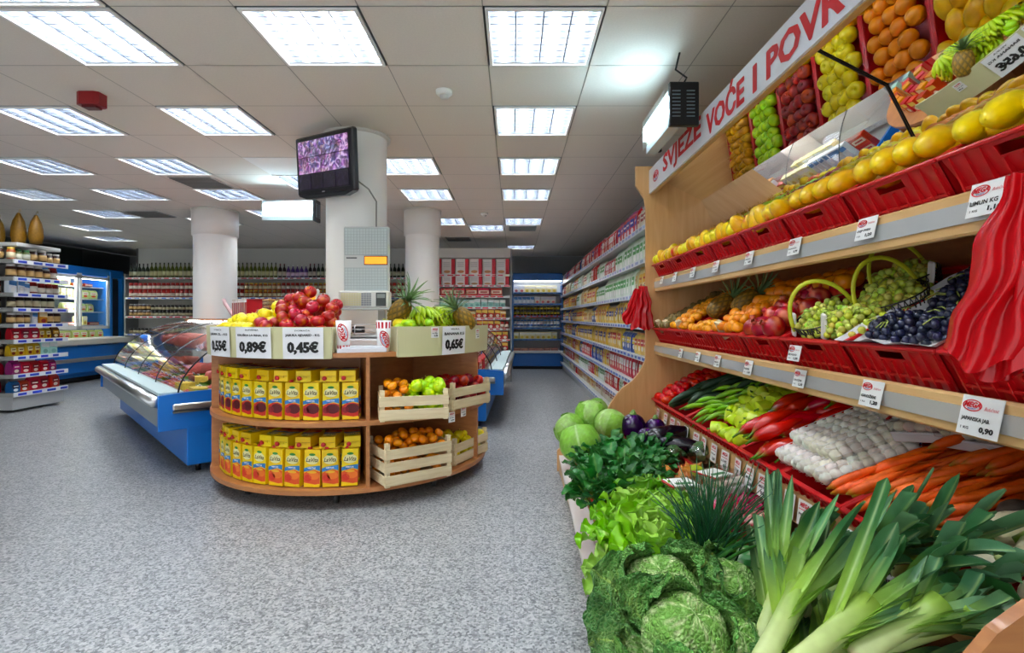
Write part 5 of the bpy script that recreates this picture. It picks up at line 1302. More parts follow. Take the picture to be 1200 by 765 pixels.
# red plastic crates
def red_crate(w, d, h, col=hx('c90f18')):
    b = MB(); t = .004; tp = .018
    # tapered walls built as boxes; front wall at y=0 has a hand hole
    b.box((w/2, d/2, .006), (w-2*tp, d-2*tp, .006), col, 'plastic')
    def wall(p0, p1, axis, side):
        pass
    rim = .012
    for y, s_ in ((0, 1), (d, -1)):
        yy0 = y+s_*tp; 
        # front/back: lower part, upper strips around the hole
        def quad(x0, x1, z0, z1):
            f = lambda x, z: ((x-w/2)*(1-(1-z/h)*2*tp/w)+w/2, y+s_*tp*(1-z/h), z)
            vs = [f(x0, z0), f(x1, z0), f(x1, z1), f(x0, z1)]; vs += [(p[0], p[1]+s_*t, p[2]) for p in vs]
            b.add(vs, [(0, 1, 2, 3), (4, 5, 6, 7), (0, 1, 5, 4), (1, 2, 6, 5), (2, 3, 7, 6), (3, 0, 4, 7)], col, 'plastic')
        quad(0, w, 0, h*.66); quad(0, w*.36, h*.66, h*.84); quad(w*.64, w, h*.66, h*.84); quad(0, w, h*.84, h)
        for k in range(9):
            x = w*(.06+.11*k)
            if 3 <= k <= 5: hh_ = h*.62
            else: hh_ = h*.95
            b.box((x, y+s_*tp*(.5)-s_*.004, hh_/2), (.006, .012, hh_), col, 'plastic')
        b.box((w/2, y+s_*(tp-.002)-s_*.012, h*.3), (w*.92, .006, .008), col, 'plastic')
    for x, s_ in ((0, 1), (w, -1)):
        f = lambda y, z: (x+s_*tp*(1-z/h), (y-d/2)*(1-(1-z/h)*2*tp/d)+d/2, z)
        vs = [f(0, 0), f(d, 0), f(d, h), f(0, h)]; vs += [(p[0]+s_*t, p[1], p[2]) for p in vs]
        b.add(vs, [(0, 1, 2, 3), (4, 5, 6, 7), (0, 1, 5, 4), (1, 2, 6, 5), (2, 3, 7, 6), (3, 0, 4, 7)], col, 'plastic')
    b.box((w/2, 0, h-rim/2), (w, .02, rim), col, 'plastic', b=.003); b.box((w/2, d, h-rim/2), (w, .02, rim), col, 'plastic', b=.003)
    b.box((0.003, d/2, h-rim/2), (.018, d, rim), col, 'plastic', b=.003); b.box((w-.003, d/2, h-rim/2), (.018, d, rim), col, 'plastic', b=.003)
    return b
cm = [red_crate(PIT-.008, .55, CH[0]).mesh('plastic_crate'), red_crate(PIT-.008, .56, CH[1]).mesh('plastic_crate'), red_crate(PIT-.008, .56, CH[2]).mesh('plastic_crate'), red_crate(PIT-.008, .6, CH[3]).mesh('plastic_crate')]
CN = [['small yellow-brown pears', 'green apples', 'dark red apples', 'golden yellow apples', 'oranges', 'mangoes', 'yellow peppers', 'long yellow peppers'],
      ['kiwis', 'clementines', 'a pineapple and clementines', 'mandarins and oranges', 'pomegranates', 'green grapes in black baskets', 'dark grapes on white paper', 'an orange pumpkin'],
      ['tomatoes', 'dark cucumbers', 'thin green peppers', 'pale yellow-green bell peppers', 'long red peppers', 'white garlic in nets', 'carrots', 'turnips and zucchini'],
      ['white cabbages', 'white cabbages and eggplants', 'spinach', 'lettuce, far end', 'lettuce, near end', 'savoy cabbages', 'savoy cabbages and leeks', 'leeks']]
LN = ['top shelf', 'middle shelf', 'lower shelf', 'floor level deck']
for l in range(4):
    for k in range(8):
        inst('plastic_crate', cm[l], lvl_mat(l, YF-k*PIT-.004), 'red plastic crate of %s on the %s' % (CN[l][k], LN[l]), 'crate', 'red crates on the %s' % LN[l])
CW = PIT-.008
def cell(l, k): return lvl_mat(l, YF-k*PIT-.004)
def rowfill(l, k, key, d, zc, label, group, y0=.04, y1=.53, rot=None, jx=.004, x0=None, dz=.008, hump=0, dy=None):
    X = cell(l, k); dy = dy or d*.86; n = int((CW-.02)/d); j = 0; y = y0
    while y < y1:
        off = (j % 2)*d*.5; m_ = n if j % 2 == 0 else n-1
        for i in range(m_):
            x = .015+(CW-.03-n*d)/2+d/2+i*d+off
            kk_ = key if isinstance(key, str) else random.choice(key)
            zz_ = zc+random.uniform(-dz, dz)+hump*sin(pi*min(1, max(0, (y-y0)/(y1-y0))))
            fr(kk_, X @ T(x+random.uniform(-jx, jx), y+random.uniform(-jx, jx), zz_) @ (rot() if rot else rrot()), label, group)
        y += dy; j += 1
random.seed(77)
# top shelf: main fruit and a front row of yellow/blushed ones
h0 = CH[0]
spec0 = [('pear', .062), ('apple_green', .075), ('apple_dark', .078), ('apple_yellow', .078), ('orange', .079), ('mango', .082), ('mango', .082), ('melon', .08)]
for k, (key, d) in enumerate(spec0):
    nm = CN[0][k]
    rowfill(0, k, key, d, h0-.005, '%s in its red crate on the top shelf' % {'pear': 'small yellow-brown pear', 'apple_green': 'green apple', 'apple_dark': 'dark red apple', 'apple_yellow': 'golden yellow apple', 'orange': 'orange', 'mango': 'yellow mango', 'melon': 'long yellow pepper'}[key] if k != 6 else 'yellow mango in the second crate from the near end of the top shelf',
            nm+' in the top shelf crate', y0=.115, hump=.0, rot=(lambda: RZ(random.uniform(-.5, .5)) @ RX(R(80)+random.uniform(-.3, .3))) if key in ('mango', 'melon') else None, dy=d*(.9 if key not in ('mango', 'melon') else 1.15))
    if k < 5:
        X = cell(0, k); 
        for i in range(5):
            fr(random.choice(['apple_yellow', 'apple_blush', 'mango']), X @ T(.045+.074*i, .048, h0+.012+random.uniform(0, .01)) @ rrot(), 'yellow or blushed fruit in the front row of the top shelf crates', 'front row fruit of the top shelf')
    else:
        X = cell(0, k)
        for i in range(4):
            fr('mango' if k < 7 else 'melon', X @ T(.05+.092*i, .075, h0+.022+random.uniform(0, .012)) @ RZ(R(20)+random.uniform(-.2, .5)) @ RX(R(85)), 'large yellow fruit at the front rim of the near top crates', 'large yellow fruit at the front rim')
# middle shelf
h1 = CH[1]
lab = lambda a: a+' on the middle shelf'
rowfill(1, 0, 'kiwi', .056, h1+.005, lab('brown kiwi in the farthest red crate'), 'kiwis', dy=.06)
rowfill(1, 1, 'clementine', .056, h1+.01, lab('small clementine in the second crate from the far end'), 'clementines', hump=.03)
rowfill(1, 2, 'clementine', .058, h1+.005, lab('small clementine beside the pineapple'), 'clementines beside the pineapple', y0=.3)
rowfill(1, 2, 'clementine', .058, h1+.002, lab('small clementine in front of the pineapple'), 'clementines before the pineapple', y0=.035, y1=.13)
rowfill(1, 3, 'mandarin', .066, h1+.015, lab('mandarin in front of the oranges'), 'mandarins', y1=.28, hump=.015)
rowfill(1, 3, 'orange', .082, h1+.02, lab('orange behind the mandarins'), 'oranges of the middle shelf', y0=.3, hump=.02)
rowfill(1, 2, 'orange', .082, h1+.015, lab('orange behind the pineapple'), 'oranges behind the pineapple', y0=.44, hump=.02)
rowfill(1, 4, 'pomegranate', .098, h1+.02, lab('red pomegranate'), 'pomegranates', hump=.01)
rowfill(1, 4, 'orange', .082, h1+.05, lab('orange heaped behind the pomegranates'), 'oranges behind the pomegranates', y0=.38, y1=.5)
X = cell(1, 2)
add_pineapple(X @ T(.13, .22, h1+.05) @ RX(R(-78)) @ RZ(.5), 'pineapple lying in its crate on the middle shelf, in front', 'pineapples of the middle shelf')
add_pineapple(X @ T(.3, .3, h1+.03) @ RX(R(-80)) @ RZ(1.5), 'pineapple lying on the middle shelf behind the front one', 'pineapples of the middle shelf')
# baskets with yellow handles and grapes
def basket(X, label):
    r = thing('grape_basket', label, 'basket', X, 'black baskets with yellow handles')
    b = MB(); rx, ry, h = .15, .11, .065
    for z in (0, .02, .042, .064): b.tube([((rx*(.86+.14*z/.065))*cos(2*pi*i/24), (ry*(.86+.14*z/.065))*sin(2*pi*i/24), z) for i in range(25)], .0028, hx('17150f'), 5, 'plastic')
    for i in range(40):
        a = 2*pi*i/40
        for s_ in (-1, 1): b.tube([(rx*.86*cos(a), ry*.86*sin(a), 0), (rx*cos(a+s_*.16), ry*sin(a+s_*.16), .064)], .0018, hx('17150f'), 4, 'plastic')
    b.box((0, 0, 0), (rx*1.2, ry*1.2, .003), hx('17150f'), 'plastic'); b.build('weave', r)
    hb = MB(); hb.tube([(0, ry*cos(pi*i/16), .05+.155*sin(pi*i/16)) for i in range(17)], .008, hx('d3d62c'), 8, 'plastic', flat=.45); hb.build('handle', r)
gx_ = [(5, .12, .13, 'front basket of green grapes with yellow handle, beside the pomegranates'), (5, .28, .28, 'second basket of green grapes with yellow handle, behind the front one'), (5, .16, .43, 'basket of green grapes at the back, before the wood panel'),
       (6, .27, .43, 'basket of green grapes behind the dark grapes'), (7, .2, .40, 'basket of green grapes behind the pumpkin and red bag')]
for i, (k, x, y, lb) in enumerate(gx_):
    X = cell(1, k) @ T(x, y, h1-.035) @ RZ(.3*(i % 3)-.4)
    if i == 2: X = cell(1, k) @ T(x, y, h1-.03)
    basket(X, lb+' on the middle shelf')
    fr('grape_green', X @ T(0, 0, .02) @ RZ(1.0*i), 'bunch of green grapes in the '+lb.split(',')[0].replace(' of green grapes', ''), 'green grape bunches')
    fr('grape_green', X @ T(-.02, .01, .035) @ RZ(1.0*i+2), 'second bunch of green grapes in the '+lb.split(',')[0].replace(' of green grapes', ''), 'green grape bunches')
fr('grape_green', cell(1, 5) @ T(.3, .12, h1-.01), 'loose bunch of green grapes between the two front baskets', 'green grape bunches')
for i, (x, y) in enumerate(((.12, .12), (.29, .16), (.15, .3), (.3, .38), (.1, .45))):
    fr('grape_dark', cell(1, 6) @ T(x, y, h1-.02) @ RZ(i), 'bunch of dark blue grapes on white paper in its middle shelf crate', 'dark grape bunches')
def paper(X, w, d, label, nm='wrapping_paper', col=hx('e2e2e6'), amp=.012, m='label'):
    sd = random.random()*50
    def g(u, v): 
        e = max(abs(u-.5), abs(v-.5))*2
        return Vector(((u-.5)*w, (v-.5)*d, .045*max(0, e-.75)/.25+amp*noise.noise(Vector((u*6, v*6, sd)))))
    b = MB(); b.grid(26, 26, g, m, False, col=col)
    def g2(u, v): p = g(u, v); return p+Vector((0, 0, .0012))
    b.grid(26, 26, g2, m, False, col=col); b.build(nm, X=X, label=label, cat='paper')
paper(cell(1, 6) @ T(.19, .27, h1-.03), .41, .56, 'crumpled white wrapping paper under the dark grapes')
pk_ = fr('pumpkin', cell(1, 7) @ T(.12, .13, h1+.035) @ RX(.2), 'round orange pumpkin on the middle shelf beside the red bag', 'pumpkin')
b = MB(); b.box((0, 0, .03), (.05, .012, .09), WHITE, 'crate_wood', RY(.5)); b.box((.1, 0, .0), (.24, .012, .02), WHITE, 'crate_wood'); b.build('tray_edge', X=cell(1, 7) @ T(.05, .04, h1+.01), label='pale wooden tray edge in front of the orange pumpkin', cat='wood piece')
b = MB(); b.box((0, 0, .05), (.045, .03, .1), WHITE, 'crate_wood'); wm = b.mesh('wooden_post')
for k, x, lb in ((0, .1, 'kiwis'), (0, .3, 'kiwis, nearer one'), (1, .2, 'clementines'), (3, .1, 'mandarins')):
    inst('wooden_post', wm, cell(1, k) @ T(x, .035, h1-.05) @ RY(.2), 'small wooden crate corner standing in front of the '+lb, 'wood piece', 'wood crate corners')
b = MB(); b.box((0, 0, .03), (.03, .012, .1), hx('ece8e2'), 'plastic', b=.006); wm = b.mesh('card_holder')
for i, (x, y) in enumerate(((.02, .05), (.24, .04), (.3, .42))):
    inst('card_holder', wm, cell(1, 5) @ T(x, y, h1) @ RX(-.3) @ RY(.3), 'white plastic card holder tilted by the green grape baskets', 'card holder', 'white card holders')
# lower shelf
h2 = CH[2]; lab = lambda a: a+' on the lower shelf'
rowfill(2, 0, 'tomato', .066, h2+.01, lab('red tomato in the farthest crate'), 'tomatoes', hump=.03)
rz = lambda a, s_=.15: (lambda: RZ(R(a)+random.uniform(-s_, s_)) @ RX(random.uniform(-3, 3)))
def lay(l, k, key, n, xr, yr, z0, z1, ang, s_, label, group, tilt=.12):
    X = cell(l, k)
    for i in range(n):
        t = i/max(1, n-1)
        fr(key, X @ T(random.uniform(*xr), random.uniform(*yr), z0+(z1-z0)*t) @ RZ(R(ang)+random.uniform(-s_, s_)) @ RY(random.uniform(-tilt, tilt)) @ RX(random.uniform(-1, 1)), label, group)
lay(2, 1, 'cucumber', 34, (.06, .34), (.1, .5), h2-.03, h2+.05, 80, .25, lab('dark green cucumber in the second crate'), 'cucumbers')
lay(2, 2, 'green_pepper', 60, (.05, .36), (.05, .5), h2-.02, h2+.07, 60, .5, lab('thin green pepper in the third crate'), 'thin green peppers')
lay(2, 2, 'cucumber', 6, (.1, .34), (.36, .5), h2+.02, h2+.07, 70, .3, lab('dark cucumber behind the thin green peppers'), 'cucumbers behind the peppers')
rowfill(2, 3, 'bell_pepper', .07, h2+.015, lab('pale yellow-green bell pepper'), 'pale bell peppers', dy=.078, hump=.05, rot=lambda: RZ(random.uniform(0, 6)) @ RX(random.uniform(.6, 2.2)))
rowfill(2, 3, 'bell_pepper', .07, h2+.06, lab('pale yellow-green bell pepper in the upper layer'), 'pale bell peppers, upper layer', y0=.15, y1=.42, dy=.08, hump=.03, rot=lambda: RZ(random.uniform(0, 6)) @ RX(random.uniform(.6, 2.2)))
lay(2, 4, 'red_pepper', 34, (.0, .3), (.08, .48), h2-.01, h2+.1, 75, .35, lab('long glossy red pepper'), 'long red peppers')
for i in range(7):
    fr('garlic', cell(2, 5) @ T(-.05+.05*i, .22, h2+.02) @ RZ(R(82+random.uniform(-5, 5))), lab('netted string of white garlic in the front row'), 'garlic strings')
    if i < 6: fr('garlic', cell(2, 5) @ T(-.03+.05*i, .30, h2+.065) @ RZ(R(84+random.uniform(-6, 6))), lab('netted string of white garlic on top of the row'), 'upper garlic strings')
mb_ = MB(); mb_.box((0, 0, .02), (.2, .15, .04), hx('dcdde2'), 'plastic', b=.006)
for i in range(14): mb_.lathe(sphere_prof(.022, .8, 6), jit(hx('ddd6c8'), .08), 10, 'fruit', T(-.07+.035*(i % 5), -.05+.045*(i//5), .05), cap=False)
mb_.box((0, 0, .06), (.2, .15, .04), WHITE, 'film'); mb_.box((-.03, .0, .082), (.11, .1, .002), hx('eef0ee'), 'label'); mb_.box((-.03, -.02, .0835), (.07, .02, .002), hx('3f7a4a'), 'label'); mb_.box((-.095, 0, .082), (.012, .12, .003), hx('c02028'), 'label')
mm = mb_.mesh('mushroom_pack')
for i, (k, x, y, z, a) in enumerate(((5, .34, .42, .06, .4), (5, .12, .46, .06, -.3), (6, .1, .46, .05, .2))):
    inst('mushroom_pack', mm, cell(2, k) @ T(x, y, h2+z) @ RZ(a), 'film wrapped white mushroom pack behind the garlic, ' + ('nearest the carrots', 'with a tilted label at the back', 'behind the carrots')[i], 'mushroom pack', 'mushroom packs behind the garlic')
lay(2, 6, 'carrot', 66, (-.03, .34), (.08, .46), h2-.04, h2+.085, 78, .22, lab('orange carrot'), 'carrots', tilt=.08)
for i, (x, y, z) in enumerate(((.1, .07, .02), (.06, .17, .0), (.24, .05, .01))): fr('turnip', cell(2, 7) @ T(x, y, h2+z) @ rrot(), lab('white turnip next to the carrots'), 'turnips')
for i, (x, y, z) in enumerate(((.03, .22, .035), (.17, .17, .03))): fr('black_radish', cell(2, 7) @ T(x, y, h2+z) @ rrot(), lab('dark round black radish next to the turnips'), 'black radishes')
for i in range(6): fr('parsnip', cell(2, 7) @ T(.05+.05*i, .2+.02*(i % 2), h2+.05) @ RZ(R(70+8*i)), lab('cream parsnip behind the leeks'), 'parsnips')
for i, (x, y, z) in enumerate(((.12, .38, .08), (.26, .42, .08), (.05, .47, .07))): fr('celeriac', cell(2, 7) @ T(x, y, h2+z) @ rrot(), lab('knobbly brown celeriac in the shade'), 'celeriacs')
for i in range(5): fr('zucchini', cell(2, 7) @ T(.22+.05*i, .3, h2+.055+.03*(i % 2)) @ RZ(R(60+5*i)) @ Matrix.Scale(1.15, 4), lab('long pale green zucchini beside the near end panel'), 'zucchini')
# price tags
tn_ = ['LIMUN KG', 'MANGO', 'NARANČA', 'JABUKA', 'JABUKA', 'KRUŠKA', 'KIVI']; 
tagv = {}
def put_tag(x, y, z, w, h, nm, pr, lb, grp, full=True, tilt=-.22, yaw=0):
    key = (w, h, nm, pr, full)
    if key not in tagv: tagv[key] = tag_mesh('full' if full else 'short', w, h, nm, pr)
    inst('price_tag', tagv[key], T(x, y, z) @ RZ(R(-90)+yaw) @ RX(tilt), lb, 'price tag', grp)
for px_, nm, pr, sz in ((1157, 'LIMUN KG', '1,10', .105), (1014, 'GREJP CRVENI', '1,20', .09), (930, 'NARANČA', '0,99', .085), (877, 'JABUKA', '0,55', .08), (838, 'JABUKA', '0,65', .08), (811, 'JABUKA', '0,45', .08), (790, 'KRUŠKA', '0,89', .08), (775, 'KRUŠKA', '0,79', .07)):
    y = 1.085*620/(px_-602)
    put_tag(1.088, y, 1.475, sz, sz*.78, nm, pr, 'white price tag clipped on the upper rail reading %s %s' % (nm, pr), 'upper rail price tags')
for px_, nm, pr, sz in ((1147, 'JAPANSKA JAB.', '0,90', .11), (1020, 'GROŽĐE', '1,20', .095), (936, 'GROŽĐE', '1,10', .08), (876, 'NAR', '1,50', .08), (840, 'MANDARINA', '0,79', .075), (817, 'MANDARINA', '0,69', .07), (797, 'KIVI', '0,95', .07)):
    y = 1.085*620/(px_-602); put_tag(1.088, y, .968, sz, sz*.85, nm, pr, 'white price tag clipped on the lower rail reading %s %s' % (nm, pr), 'lower rail price tags')
names3 = ['RAJČICA', 'KRASTAVAC', 'PAPRIKA', 'PAPRIKA', 'PAPRIKA', 'FEFERONI', 'ČEŠNJAK', 'ČEŠNJAK', 'LUK', 'LUK', 'MRKVA', 'MRKVA', 'REPA', 'CELER', 'PERŠIN', 'TIKVICE', 'KUPUS', 'SALATA', 'BLITVA', 'PORILUK']
pr3 = ['1,29', '0,89', '1,09', '1,19', '0,99', '1,39', '2,49', '2,29', '0,45', '0,49', '0,59', '0,55', '0,69', '0,99', '0,39', '0,79', '0,35', '0,95', '1,15', '1,05']
ps3 = [772, 781, 789, 796, 805, 817, 826, 838, 851, 866, 880, 896, 912, 927, 945, 970, 1000, 1040]
for i, px_ in enumerate(ps3):
    y = 1.09*620/(px_-602); 
    if y < 1.02: continue
    put_tag(1.082, y, .468, .078, .095, names3[i], pr3[i], 'small white price tag above the leafy vegetables reading %s %s' % (names3[i], pr3[i]), 'rail tags above the leafy vegetables', False, tilt=-.12, yaw=.08*((i % 3)-1))
put_tag(1.062, 1.085*620/(938-602), 1.065, .085, .06, 'BEOGRAD', '1,20', 'small white label stuck on a red crate of grapes', 'crate labels')
# cooling of stand by red carrier bags
def bag_mesh(w0, w1, h, fold, seed, nfold=5, depth=.05):
    b = MB()
    for s_ in (-1, 1):
        def g(u, v, s_=s_):
            w = w0+(w1-w0)*v**.8; x = (u-.5)*w
            e = 1-abs(2*u-1)
            d = s_*(depth*e**.5*(.3+.7*v))+fold*sin(u*nfold*6.28+seed+v*1.5+3*noise.noise(Vector((u*2, v*1.5, seed))))*(.5+.5*v)+fold*.8*noise.noise(Vector((u*5, v*3, seed+s_)))
            return Vector((x+.02*noise.noise(Vector((v*4, seed, u))), d, -h*v+.02*sin(u*9+seed)*v))
        b.grid(40, 26, g, 'bag', col=hx('e01420'))
    return b
M['bag'] = mat('red_polythene', .2, trans=.4, spec=.7, bump=.5, bscale=14, bdist=.01)
bg = thing('carrier_bag', 'large bundle of thin red carrier bags hanging at the near end of the stand', 'bag', T(.98, 1.09, 1.50))
for i, (dx, dy, yaw, w1, h, lean) in enumerate(((0.015, 0, -52, .17, .385, 8), (.04, -.04, -60, .22, .40, 1), (.07, -.08, -70, .22, .42, -4))):
    bag_mesh(.06, w1, h, .015, 3*i+1, 3).build('bag_sheet', bg, T(1.0+dx, 1.05+dy, 1.485) @ RZ(R(yaw)) @ RY(R(lean)))
b = MB(); b.tube([(1.01, 1.03, 1.47), (1.04, 1.02, 1.5), (1.1, 1.02, 1.48)], .006, hx('c8c8c8'), 6, 'metal'); b.build('hook', bg, T(0, 0, 0))
bg = thing('carrier_bag', 'small bunch of red carrier bags hanging on the far end panel', 'bag', T(1.0, 4.05, 1.40))
bag_mesh(.07, .19, .32, .014, 5, 3, .04).build('bag_sheet', bg, T(.985, 4.04, 1.44) @ RZ(R(15)))
bag_mesh(.05, .13, .27, .014, 8, 3, .03).build('bag_sheet', bg, T(.955, 4.06, 1.42) @ RZ(R(-25)) @ RY(R(14)))
b = MB(); b.tube([(1.02, 4.12, 1.45), (.99, 4.03, 1.45)], .006, hx('c8c8c8'), 6, 'metal'); b.build('hook', bg, T(0, 0, 0))
# ---------------------------------------------------------------- leafy vegetables at the front
def leafgrid(b, base, d, up, L_, W_, curl, cup, ruf, freq, cfn, m='leaf', nu=10, nv=12, seed=0, tip=.5, base_w=.15, crinkle=0, twist=0):
    d = Vector(d).normalized(); up = Vector(up); up = (up-d*up.dot(d)).normalized(); side = d.cross(up).normalized(); base = Vector(base)
    # centre line
    cl = []; p = base.copy(); a = 0; K = nv
    for j in range(K+1):
        dd = d*cos(a)-up*sin(a); nn = up*cos(a)+d*sin(a); cl.append((p.copy(), nn)); p = p+dd*(L_/K); a += curl/K
    def g(u, v):
        j = min(int(round(v*K)), K); c, nn = cl[j]; x = 2*u-1
        w = W_/2*(base_w+(1-base_w)*min(1, v*2.4)**.8)*(1-max(0, (v-tip)/(1-tip))**2.6*.92)
        h = cup*w*x*x + ruf*abs(x)**2*sin(freq*v*6.28+seed+(2 if x > 0 else 0))*(.3+.7*v)
        h += ruf*.6*noise.noise(Vector((x*2.2, v*5, seed)))
        if v > .8: h += ruf*(v-.8)*3*sin(x*freq*2.2+seed)
        if crinkle: h += crinkle*noise.noise(Vector((x*9, v*14, seed+7)))+crinkle*.6*noise.noise(Vector((x*22, v*30, seed)))
        s2 = side*cos(twist*v)+nn*sin(twist*v)
        return c+s2*x*w+nn*h, cfn(abs(x), v)
    b.grid(nu, nv, g, m)
def savoy_leaf_col(dark, light):
    def f(x, v):
        rib = max(0, 1-x/.05*(1)) 
        ang = (v*7-x*3.2) % 1.0; vein = max(0, 1-abs(ang-.5)*2/.16)*(1-x)*.9
        c = mixc(dark, light, max(rib, vein*.75)+.28*(1-x)); return c
    return f
def savoy(X, label, s, seed):
    random.seed(seed); r = thing('savoy_cabbage', label, 'savoy cabbage', X, 'savoy cabbages')
    dk, lt = hx('2f6a2a'), hx('a9cb62')
    hb = MB()
    n1, n2 = 48, 30
    def head(u, v):
        a = 2*pi*u; t = -pi/2+pi*v; p = Vector((cos(t)*cos(a), cos(t)*sin(a), .9*sin(t)))
        k = 5; sec = (u*k+v*1.3) % 1.0; x = abs(sec-.5)*2
        rr = .122*s*(1+.07*(1-x**3)+.05*noise.noise(p*3+Vector((seed, 0, 0)))+.035*noise.noise(p*11)+.02*noise.noise(p*24))
        ang = (v*8+x*2.5) % 1.0; vein = max(0, 1-abs(ang-.5)*2/.22)
        rr *= 1+.02*vein
        return p*rr, mixc(hx('6cae38'), hx('e8f3b8'), max(1-x/.12 if x < .12 else 0, vein*.75)+.05)
    hb.grid(n1, n2, head, 'savoy'); hb.build('heart', r)
    ob = MB()
    for i in range(12):
        ring = 0 if i < 3 else (1 if i < 7 else 2); a = i*2.2+random.uniform(-.2, .2)
        L_ = s*(.20, .19, .21)[ring]*random.uniform(.9, 1.1); elev = (.95, .45, -.05)[ring]
        d = Vector((cos(a)*cos(elev), sin(a)*cos(elev), sin(elev))); rb = (.10, .085, .06)[ring]
        base = Vector((rb*s*cos(a), rb*s*sin(a), (-.06, -.08, -.09)[ring]*s))
        up = Vector((-cos(a)*sin(elev), -sin(a)*sin(elev), cos(elev)))
        leafgrid(ob, base, d, up, L_, s*(.19, .2, .2)[ring], (-1.0, .1, .5)[ring]+random.uniform(-.15, .15), .5, .014*s, 4.5, savoy_leaf_col(mixc(hx('58a43c'), hx('2f7438'), .2+.3*ring), lt), 'savoy', 26, 30, seed+i*3.1, .6, .4, crinkle=.009*s)
    ob.build('outer_leaves', r)
def lettuce(X, label, s, seed, bright=hx('8cc63a')):
    random.seed(seed); b = MB()
    for i in range(30):
        ring = i/30; a = i*2.4+random.uniform(-.2, .2); elev = 1.35-1.25*ring
        d = Vector((cos(a)*cos(elev), sin(a)*cos(elev), sin(elev))); up = Vector((-cos(a)*sin(elev), -sin(a)*sin(elev), cos(elev)))
        c2 = mixc(hx('d2ea8a'), bright, min(1, .2+ring*1.1)); lt = hx('dcefac')
        leafgrid(b, (.012*cos(a), .012*sin(a), -.03), d, up, s*(.12+.08*ring), s*(.11+.07*ring), (-.9+1.5*ring)+random.uniform(-.2, .3), .3, .017*s*(.5+ring), 3.2, (lambda x, v, c2=c2, lt=lt: mixc(mixc(c2, lt, max(0, 1-x/.1)*.8), mixc(c2, hx('5aa02a'), .5), max(0, v-.5)*1.1)), 'leaf', 14, 16, seed+i*2.3, .5, .3, crinkle=.004)
    b.build('lettuce', X=X, label=label, cat='lettuce', group='lettuces')
def spinach(X, label, s, seed, n=46, g=hx('35763a')):
    random.seed(seed); b = MB()
    for i in range(n):
        a = random.uniform(0, 6.28); r = s*.14*sqrt(random.random()); base = Vector((r*cos(a)*.7, r*sin(a), random.uniform(-.02, .03)))
        el = random.uniform(.2, 1.1); a2 = a+random.uniform(-.8, .8); d = Vector((cos(a2)*cos(el)*.7, sin(a2)*cos(el), sin(el))).normalized()
        sl = s*random.uniform(.04, .09); c = jit(g, .2)
        tip = base+d*sl; b.tube([base, base+d*sl*.5+Vector((0, 0, .004)), tip], [.0035, .003, .0025], hx('7fae4e'), 5, 'leaf')
        up = Vector((-cos(a2)*sin(el), -sin(a2)*sin(el), cos(el)))
        leafgrid(b, tip, d, up, s*random.uniform(.08, .12), s*random.uniform(.065, .09), random.uniform(.2, 1.5), .45, .009, 2, (lambda x, v, c=c: mixc(c, hx('6f9f52'), max(0, 1-x/.09)*.7)), 'leaf', 8, 9, i*1.7, .5, .4, crinkle=.006)
    b.build('spinach_bunch', X=X, label=label, cat='spinach', group='spinach bunches')
def cabbage(X, label, s, seed):
    random.seed(seed); b = MB()
    def head(u, v):
        a = 2*pi*u; t = -pi/2+pi*v; p = Vector((cos(t)*cos(a), cos(t)*sin(a), .88*sin(t)))
        k = 3; sec = (u*k+v*.9+.1*sin(v*5)) % 1.0; x = abs(sec-.5)*2
        rr = .105*s*(1+.03*(1-x**6)+.03*noise.noise(p*2+Vector((seed, 0, 0))))
        ang = (v*6+x*1.6) % 1.0; vein = max(0, 1-abs(ang-.5)*2/.1)*(1-x*.5)
        return p*rr, mixc(mixc(hx('a3cf6a'), hx('c3e394'), .5+.5*noise.noise(p*2+Vector((seed, 3, 0)))), hx('d9efb8'), max(max(0, 1-x/.07), vein*.6))
    b.grid(60, 36, head, 'leaf')
    o = b.build('white_cabbage', X=X, label=label, cat='cabbage', group='white cabbages')
    l = MB()
    for i in range(2):
        a = seed+i*3
        def wr(u, v, a=a):
            th = a+(u-.5)*2.2; ph = -.9+v*1.7; rr = .113*s*(1+.012*sin(u*20+v*9)+.05*max(0, v-.85)*5)
            return Vector((cos(ph)*cos(th), cos(ph)*sin(th), .9*sin(ph)))*rr, mixc(hx('9ccf62'), hx('d0ebaa'), max(0, 1-abs(u-.5)/.03)+.3*max(0, 1-abs(((v*6+abs(u-.5)*6) % 1)-.5)/.1))
        l.grid(26, 20, wr, 'leaf')
    l.build('wrapper_leaf', o)
